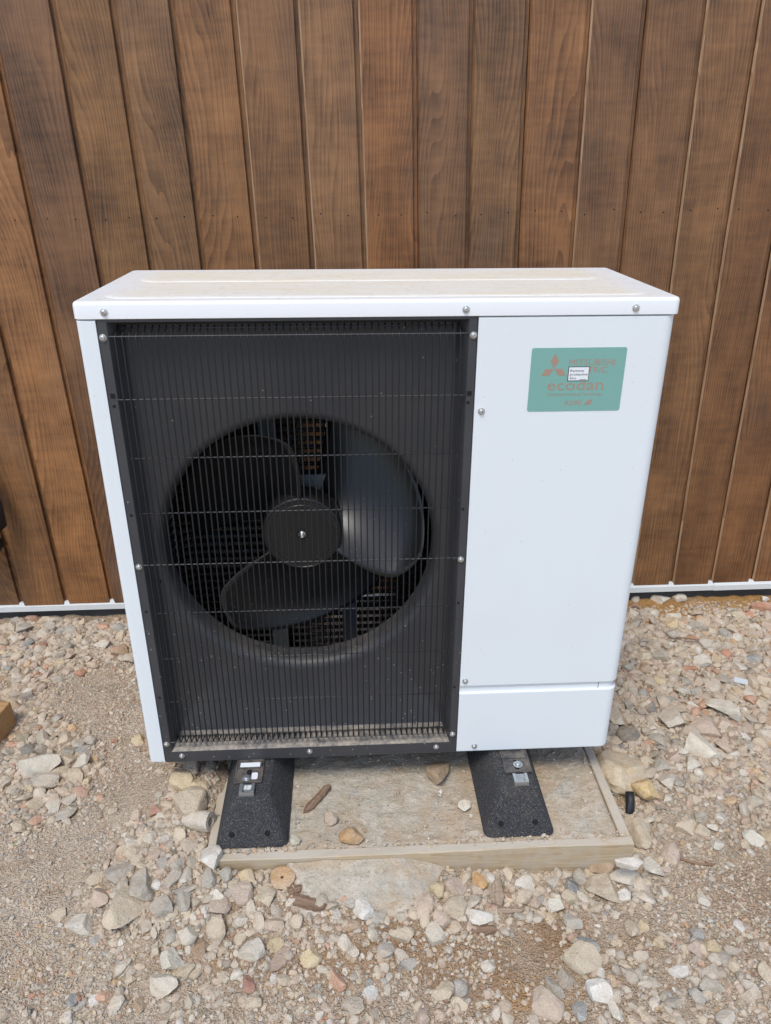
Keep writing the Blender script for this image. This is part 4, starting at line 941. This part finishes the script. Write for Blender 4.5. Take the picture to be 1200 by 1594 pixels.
leafp = [(-0.030, 0), (-0.014, 0.013), (0.006, 0.017), (0.020, 0.012), (0.030, 0.0), (0.018, -0.011), (0.0, -0.015), (-0.018, -0.010)]
o = obj('flat_stone', loft_me('flat_stone', [[(x*k, y*k, z) for x, y in leafp] for k, z in ((.8, -.004), (1, 0), (.97, .003), (.85, .0055))]), MAT['stone'], None, (p[0], p[1], p[2]+.004), (.1, -.1, .9))
o.color = lin(172, 150, 132); tag(o, 'flat pointed pinkish stone in front of the base, left of centre', 'stone'); placed.append((p[0], p[1], .03))
# round tan disc with a hole (broken tile stub)
p = at_px(440, 1372)
dp = [(0.0032, -0.004), (0.024, -0.004), (0.0262, -0.001), (0.0262, 0.003), (0.024, 0.0048), (0.0036, 0.0048), (0.0032, 0.003)]
rings = [[((r*(1+0.06*math.sin(a*3+1)))*math.cos(a), r*math.sin(a)*0.93, z) for a in [2*math.pi*k/28 for k in range(28)]] for r, z in dp]
rings.append(rings[0])
o = obj('round_disc', auto_smooth(loft_me('round_disc', rings, False, False), 40), MAT['stone'], None, (p[0], p[1], p[2]+0.010), (0.25, 0.05, 0)); o.color = lin(196, 158, 116)
tag(o, 'round tan disc with a centre hole below the edging board', 'disc'); placed.append((p[0], p[1], .026))
# hollow pale stub lying by the left foot
p = at_px(309, 1284); ang = 0.2
prof_o = [(0.010, 0.036), (0.021, 0.034), (0.023, 0.020), (0.021, 0.0), (0.020, -0.018), (0.015, -0.032), (0.006, -0.036)]
rings = []
for r, h in [(0.009, 0.018), (0.011, 0.034)]+prof_o[1:]:
    rings.append([(h, r*math.cos(2*math.pi*k/22)*(1+.05*math.sin(k)), r*math.sin(2*math.pi*k/22)*(1+.05*math.cos(k*1.3))) for k in range(22)])
o = obj('hollow_stone', auto_smooth(loft_me('hollow_stone', rings, True, True), 40), MAT['stone'], None, (p[0], p[1], p[2]+0.014), (0, -0.15, ang-0.5)); o.color = lin(200, 190, 174)
tag(o, 'hollow pale stone like a stub of pipe beside the left foot', 'stone'); placed.append((p[0], p[1], .035))
# black pipe stub, plastic scrap, twig
p = at_px(979, 1272)
o = obj('pipe_stub', tube_me('pipe_stub', [(0, 0, -0.03), (0.006, 0.012, 0.0), (0.010, 0.030, 0.022), (0.012, 0.045, 0.034)], 0.0105, 14), MAT['pipe'], None, (p[0], p[1], p[2]))
tag(o, 'black pipe stub sticking out of the soil beside the base', 'pipe'); placed.append((p[0], p[1]+.03, .03))
p = at_px(1152, 1066)
o = obj('plastic_scrap', box_me('plastic_scrap', -0.019, 0.019, -0.010, 0.010, -0.001, 0.001, 0.0005), MAT['film'], None, (p[0], p[1], p[2]+0.014), (0.25, 0.1, -0.35)); tag(o, 'pale translucent plastic scrap on the right gravel', 'plastic')
p = at_px(1082, 1346)
o = obj('twig', tube_me('twig', [(-0.042, 0.018, 0.004), (-0.018, 0.006, 0.006), (0.006, -0.002, 0.004), (0.040, -0.008, 0.006)], [0.0018, 0.0028, 0.0030, 0.0024], 7), MAT['twig'], None, (p[0], p[1], p[2]+.001)); tag(o, 'thin dry twig on the soil right of the base corner', 'twig')
p = at_px(1068, 1003)
o = obj('twig', tube_me('twig', [(-0.030, 0.012, 0.004), (0.0, 0.002, 0.008), (0.034, -0.012, 0.010)], [0.0022, 0.0030, 0.0020], 7), MAT['twig'], None, (p[0], p[1], p[2]+.014)); tag(o, 'brown stick lying on the right gravel', 'twig')
# timber block at the left edge of the picture
bt = obj('timber_block', box_me('timber_block', -0.30, 0.0, -0.055, 0.055, 0.0, 0.085, 0.003), MAT['block'], None, (-1.035, 0.300, 0.004), (0.0, 0.0, -0.12)); tag(bt, 'pale pine timber block on the ground at the left edge', 'timber'); placed.append((-1.07, .30, .12))
# insulated black pipe hanging by the wall, just inside the left edge
pp = [(-1.222, 0.86, 1.6), (-1.222, 0.86, 0.9), (-1.222, 0.86, 0.42), (-1.228, 0.858, 0.34), (-1.25, 0.855, 0.29), (-1.285, 0.85, 0.27), (-1.33, 0.85, 0.265), (-1.9, 0.85, 0.26)]
pp = [(-1.24, 0.86, 0.60), (-1.222, 0.86, 0.54), (-1.213, 0.86, 0.46), (-1.216, 0.86, 0.39), (-1.235, 0.86, 0.33), (-1.27, 0.86, 0.29), (-1.33, 0.87, 0.27), (-1.42, 0.885, 0.26)]
pp = [(-1.62, 0.885, 0.70), (-1.50, 0.88, 0.69), (-1.36, 0.87, 0.665)]+pp+[(-1.60, 0.885, 0.26)]
o = obj('insulated_pipe', tube_me('insulated_pipe', pp, 0.026, 16), MAT['pipe']); tag(o, 'black insulated pipe bend fixed to the wall at the left edge', 'pipe')

# ------------------------------------------------------------------ scattered rubble
DENSE = [(1090, 1020, 130, 110, 1.0), (1180, 1080, 80, 110, .7), (960, 1080, 70, 120, .8), (1000, 1180, 60, 80, .5), (90, 990, 180, 45, 1.0), (-60, 1010, 120, 70, .7), (90, 1190, 95, 75, .9), (60, 1290, 60, 40, .3), (10, 1120, 60, 60, .5),
         (270, 1340, 90, 75, .9), (200, 1400, 90, 60, .5), (400, 1400, 160, 32, .8), (800, 1385, 220, 30, .9), (980, 1330, 40, 60, .8), (300, 1240, 40, 70, .6), (650, 1450, 140, 60, .16), (300, 1470, 160, 60, .2), (900, 1530, 140, 70, .15), (1100, 1500, 140, 90, .16), (500, 1540, 240, 60, .10), (1330, 1150, 150, 200, .8), (1120, 1180, 70, 50, .5)]
BARE = [(150, 1095, 90, 45, .9), (190, 1200, 60, 70, .85), (100, 1330, 90, 50, .8), (60, 1450, 90, 70, .6), (1120, 1390, 110, 60, .6), (800, 1500, 80, 40, .5), (1090, 937, 140, 22, 1.1)]
def density(u, v, base):
    return np.clip(px_dens(u, v, DENSE, base)-px_dens(u, v, BARE, 0)*0.9, 0.0, 1)
def in_slab(x, y, m):
    ux, uy_ = to_unit(x, y); return (ux > SX0-m) & (ux < SX1+m) & (uy_ > SY0-m) & (uy_ < SY1+m)
def in_spill(x, y):
    ux, uy_ = to_unit(x, y); return (np.abs(ux+0.02) < 0.15) & (uy_ > -0.255) & (uy_ < SY0+.01)

NAMES = list(PAL); PROB = np.array([.26, .23, .17, .12, .02, .05, .02, .03, .03, .02, .02, .01, .015, .0]); PROB[-1] = 1-PROB[:-1].sum()
def candidates(n, base):
    x = rng.uniform(-1.75, 1.75, n); y = rng.uniform(-0.78, 0.905, n)
    z = gz(x, y); u, v = proj(np.stack([x, y, z], -1)); d = density(u, v, base)
    k = (rng.uniform(size=n) < d)
    return x[k], y[k], z[k], u[k], v[k]
# stones that can be picked out one by one
grid = {}
def clear(x, y, r, k=0.85):
    gi, gj = int(x//0.08), int(y//0.08)
    for a in range(-1, 2):
        for b in range(-1, 2):
            for (px_, py_, pr_) in grid.get((gi+a, gj+b), ()):
                if (px_-x)**2+(py_-y)**2 < (k*(r+pr_))**2: return False
    return True
def note(x, y, r): grid.setdefault((int(x//0.08), int(y//0.08)), []).append((x, y, r))
for t_ in placed: note(*t_)
WORD = dict(grey='grey', tan='tan', pale='pale', pink='pinkish', slate='dark slate', blue='blue grey', orange='orange brown', brick='brick red', white='white', yellow='cream yellow', brown='brown', red='red brown', dark='dark', chalk='cream')
def area(u, v):
    if u > 900 and v < 1250: return 'loose stones right of the cabinet'
    if u < 260 and v < 1100: return 'loose stones by the left wall'
    if u < 230 and v < 1330: return 'loose stones at the left edge'
    if v < 1430: return 'loose stones along the front of the base'
    return 'loose stones at the bottom of the picture'
anchors = [(b[0], b[1], b[5].split(',')[0]) for b in BIG if len(b[5].split(',')[0].split()) <= 9]
used = set(b[5] for b in BIG)
def neighbour_label(u, v, word, r_):
    size = 'tiny' if r_ < 0.011 else 'small' if r_ < 0.0145 else 'fist sized' if r_ > 0.03 else 'middling'
    for au, av, al in sorted(anchors, key=lambda a: (a[0]-u)**2+(a[1]-v)**2):
        dx, dy_ = u-au, v-av
        d = ('right of' if dx > 0 else 'left of') if abs(dx) > 2.2*abs(dy_) else ('below' if dy_ > 0 else 'above') if abs(dy_) > 2.2*abs(dx) else ('lower ' if dy_ > 0 else 'upper ')+('right of' if dx > 0 else 'left of')
        lab = size+' '+word+' stone '+d+' the '+al
        if lab not in used and len(lab.split()) <= 16:
            used.add(lab); return lab
cnt = 0
xs, ys, zs, us, vs = candidates(12000, 0.05)
NEED = 300-len(BIG)-4
for x, y, z, u, v in zip(xs, ys, zs, us, vs):
    if cnt >= NEED: break
    r_ = float(np.clip(rng.lognormal(math.log(0.0135), 0.28), 0.0095, 0.024))
    if not (8 < u < 1192 and 945 < v < 1585) or in_slab(x, y, r_*0.7) or in_spill(x, y) or not clear(x, y, r_, 0.85): continue
    if 245 < u < 935 and v < 1180: continue
    cname = NAMES[rng.choice(len(NAMES), p=PROB)]
    w_, h_ = 2*r_*rng.uniform(.95, 1.35), 2*r_*rng.uniform(.7, 1.0)
    stone(x, y, w_, h_, cname, neighbour_label(u, v, WORD[cname], r_), rng.uniform(-1.5, 1.5), group=area(u, v), px=False, sink=0.36)
    note(x, y, r_); cnt += 1

# everything smaller: one body of loose gravel
small = {}
for sub, nvar in ((2, 14), (1, 10)):
    small[sub] = [rock_verts(sub, np.random.default_rng(40+sub*100+k), 7, 0.04 if sub == 2 else 0.0) for k in range(nvar)]
AV, AF, AC = [], [], []; voff = 0
pal = np.array([lin(*PAL[k])[:3] for k in NAMES]); soilc = np.array(lin(204, 184, 160)[:3])
def scatter(x, y, z, r, sub, lift=0.25, dusty=0.35):
    global voff
    n = len(x); var = rng.integers(0, len(small[sub]), n)
    col = pal[rng.choice(len(NAMES), n, p=PROB)]*rng.uniform(.85, 1.08, (n, 1)); col = col*(1-dusty)+soilc*dusty
    for k in range(len(small[sub])):
        m = np.where(var == k)[0]
        if not len(m): continue
        B = small[sub][k]; a = rng.uniform(0, 6.28, len(m)); tx = rng.normal(0, .35, len(m)); ty = rng.normal(0, .35, len(m))
        sc = np.stack([r[m]*rng.uniform(.9, 1.45, len(m)), r[m]*rng.uniform(.75, 1.05, len(m)), r[m]*rng.uniform(.5, .85, len(m))], -1)
        P = B[None]*sc[:, None, :]
        c_, s_ = np.cos(tx)[:, None], np.sin(tx)[:, None]; P = np.stack([P[..., 0], P[..., 1]*c_-P[..., 2]*s_, P[..., 1]*s_+P[..., 2]*c_], -1)
        c_, s_ = np.cos(ty)[:, None], np.sin(ty)[:, None]; P = np.stack([P[..., 0]*c_+P[..., 2]*s_, P[..., 1], -P[..., 0]*s_+P[..., 2]*c_], -1)
        c_, s_ = np.cos(a)[:, None], np.sin(a)[:, None]; P = np.stack([P[..., 0]*c_-P[..., 1]*s_, P[..., 0]*s_+P[..., 1]*c_, P[..., 2]], -1)
        P += np.stack([x[m], y[m], z[m]+lift*sc[:, 2]], -1)[:, None, :]
        nb = B.shape[0]; F = ICO[sub][1][None]+(voff+np.arange(len(m))[:, None, None]*nb)
        AV.append(P.reshape(-1, 3)); AF.append(F.reshape(-1, 3)); AC.append(np.repeat(col[m], nb, 0)); voff += len(m)*nb
# coarse pebbles, kept off the slab
xs, ys, zs, us, vs = candidates(42000, 0.07)
r = np.clip(rng.lognormal(math.log(0.0100), 0.34, len(xs)), 0.006, 0.021); keep = np.zeros(len(xs), bool)
for i in np.argsort(-r):
    x, y = xs[i], ys[i]
    if in_slab(x, y, r[i]*0.6) or in_spill(x, y) or not clear(x, y, r[i], 0.66): continue
    keep[i] = True; note(x, y, r[i])
scatter(xs[keep], ys[keep], zs[keep], r[keep], 2, 0.20, .32)
# pea gravel
xs, ys, zs, us, vs = candidates(70000, 0.20); k = ~in_slab(xs, ys, .003) & ~in_spill(xs, ys)
scatter(xs[k], ys[k], zs[k], np.clip(rng.lognormal(math.log(0.0052), 0.3, k.sum()), 0.003, 0.010), 1, 0.28, .36)
# grit everywhere, a little of it blown onto the slab
n = 110000; x = rng.uniform(-1.6, 1.6, n); y = rng.uniform(-0.72, 0.90, n); z = gz(x, y); k = ~in_slab(x, y, .002) & (vnoise(x*7, y*7, 5) > rng.uniform(0.0, 0.75, n))
scatter(x[k], y[k], z[k], np.clip(rng.lognormal(math.log(0.0027), 0.34, k.sum()), 0.0014, 0.006), 1, 0.4, .12)
me = bpy.data.meshes.new('loose_gravel'); A = np.concatenate(AV).astype(np.float32); F = np.concatenate(AF).astype(np.int32); C = np.concatenate(AC)
def fill(me, A, F, C):
    me.vertices.add(len(A)); me.vertices.foreach_set('co', A.ravel()); me.loops.add(F.size); me.loops.foreach_set('vertex_index', F.ravel())
    me.polygons.add(len(F)); me.polygons.foreach_set('loop_start', np.arange(0, F.size, 3, dtype=np.int32)); me.update(calc_edges=True)
    me.polygons.foreach_set('use_smooth', np.zeros(len(F), bool))
    ca = me.color_attributes.new('stone_colour', 'FLOAT_COLOR', 'POINT'); ca.data.foreach_set('color', np.concatenate([C, np.ones((len(C), 1))], -1).astype(np.float32).ravel())
fill(me, A, F, C)
tag(obj('loose_gravel', me, MAT['gravel']), 'loose mixed gravel and grit strewn over the soil', 'gravel', kind='stuff')
# grit on the slab, gathered along the front board and round the feet
AV, AF, AC = [], [], []; voff = 0
n = 1500; ux = rng.uniform(SX0+.01, SX1-.01, n); uy_ = np.where(rng.uniform(size=n) < 0.12, SY0+0.028+rng.normal(0, .006, n), rng.uniform(SY0+.01, 0.3, n)); uy_ = np.clip(uy_, SY0+.006, .4)
Mu = np.array(M_UNIT); P = np.stack([ux, uy_, np.full(n, STOP+0.0005), np.ones(n)], -1) @ Mu.T
scatter(P[:, 0], P[:, 1], P[:, 2], np.clip(rng.lognormal(math.log(0.0019), 0.45, n), 0.001, 0.006), 1, 0.5, .3)
n = 160; ux = rng.uniform(SX0+.02, SX0+.19, n); P = np.stack([ux, np.full(n, -0.1610)-np.abs(rng.normal(0, .004, n)), np.full(n, STOP+0.0005), np.ones(n)], -1) @ Mu.T
scatter(P[:, 0], P[:, 1], P[:, 2], np.clip(rng.lognormal(math.log(0.0028), 0.4, n), 0.0015, 0.006), 1, 0.5, .15)
me = bpy.data.meshes.new('grit_on_slab'); fill(me, np.concatenate(AV).astype(np.float32), np.concatenate(AF).astype(np.int32), np.concatenate(AC))
tag(obj('grit_on_slab', me, MAT['gravel']), 'fine grit scattered on the concrete slab', 'grit', kind='stuff')
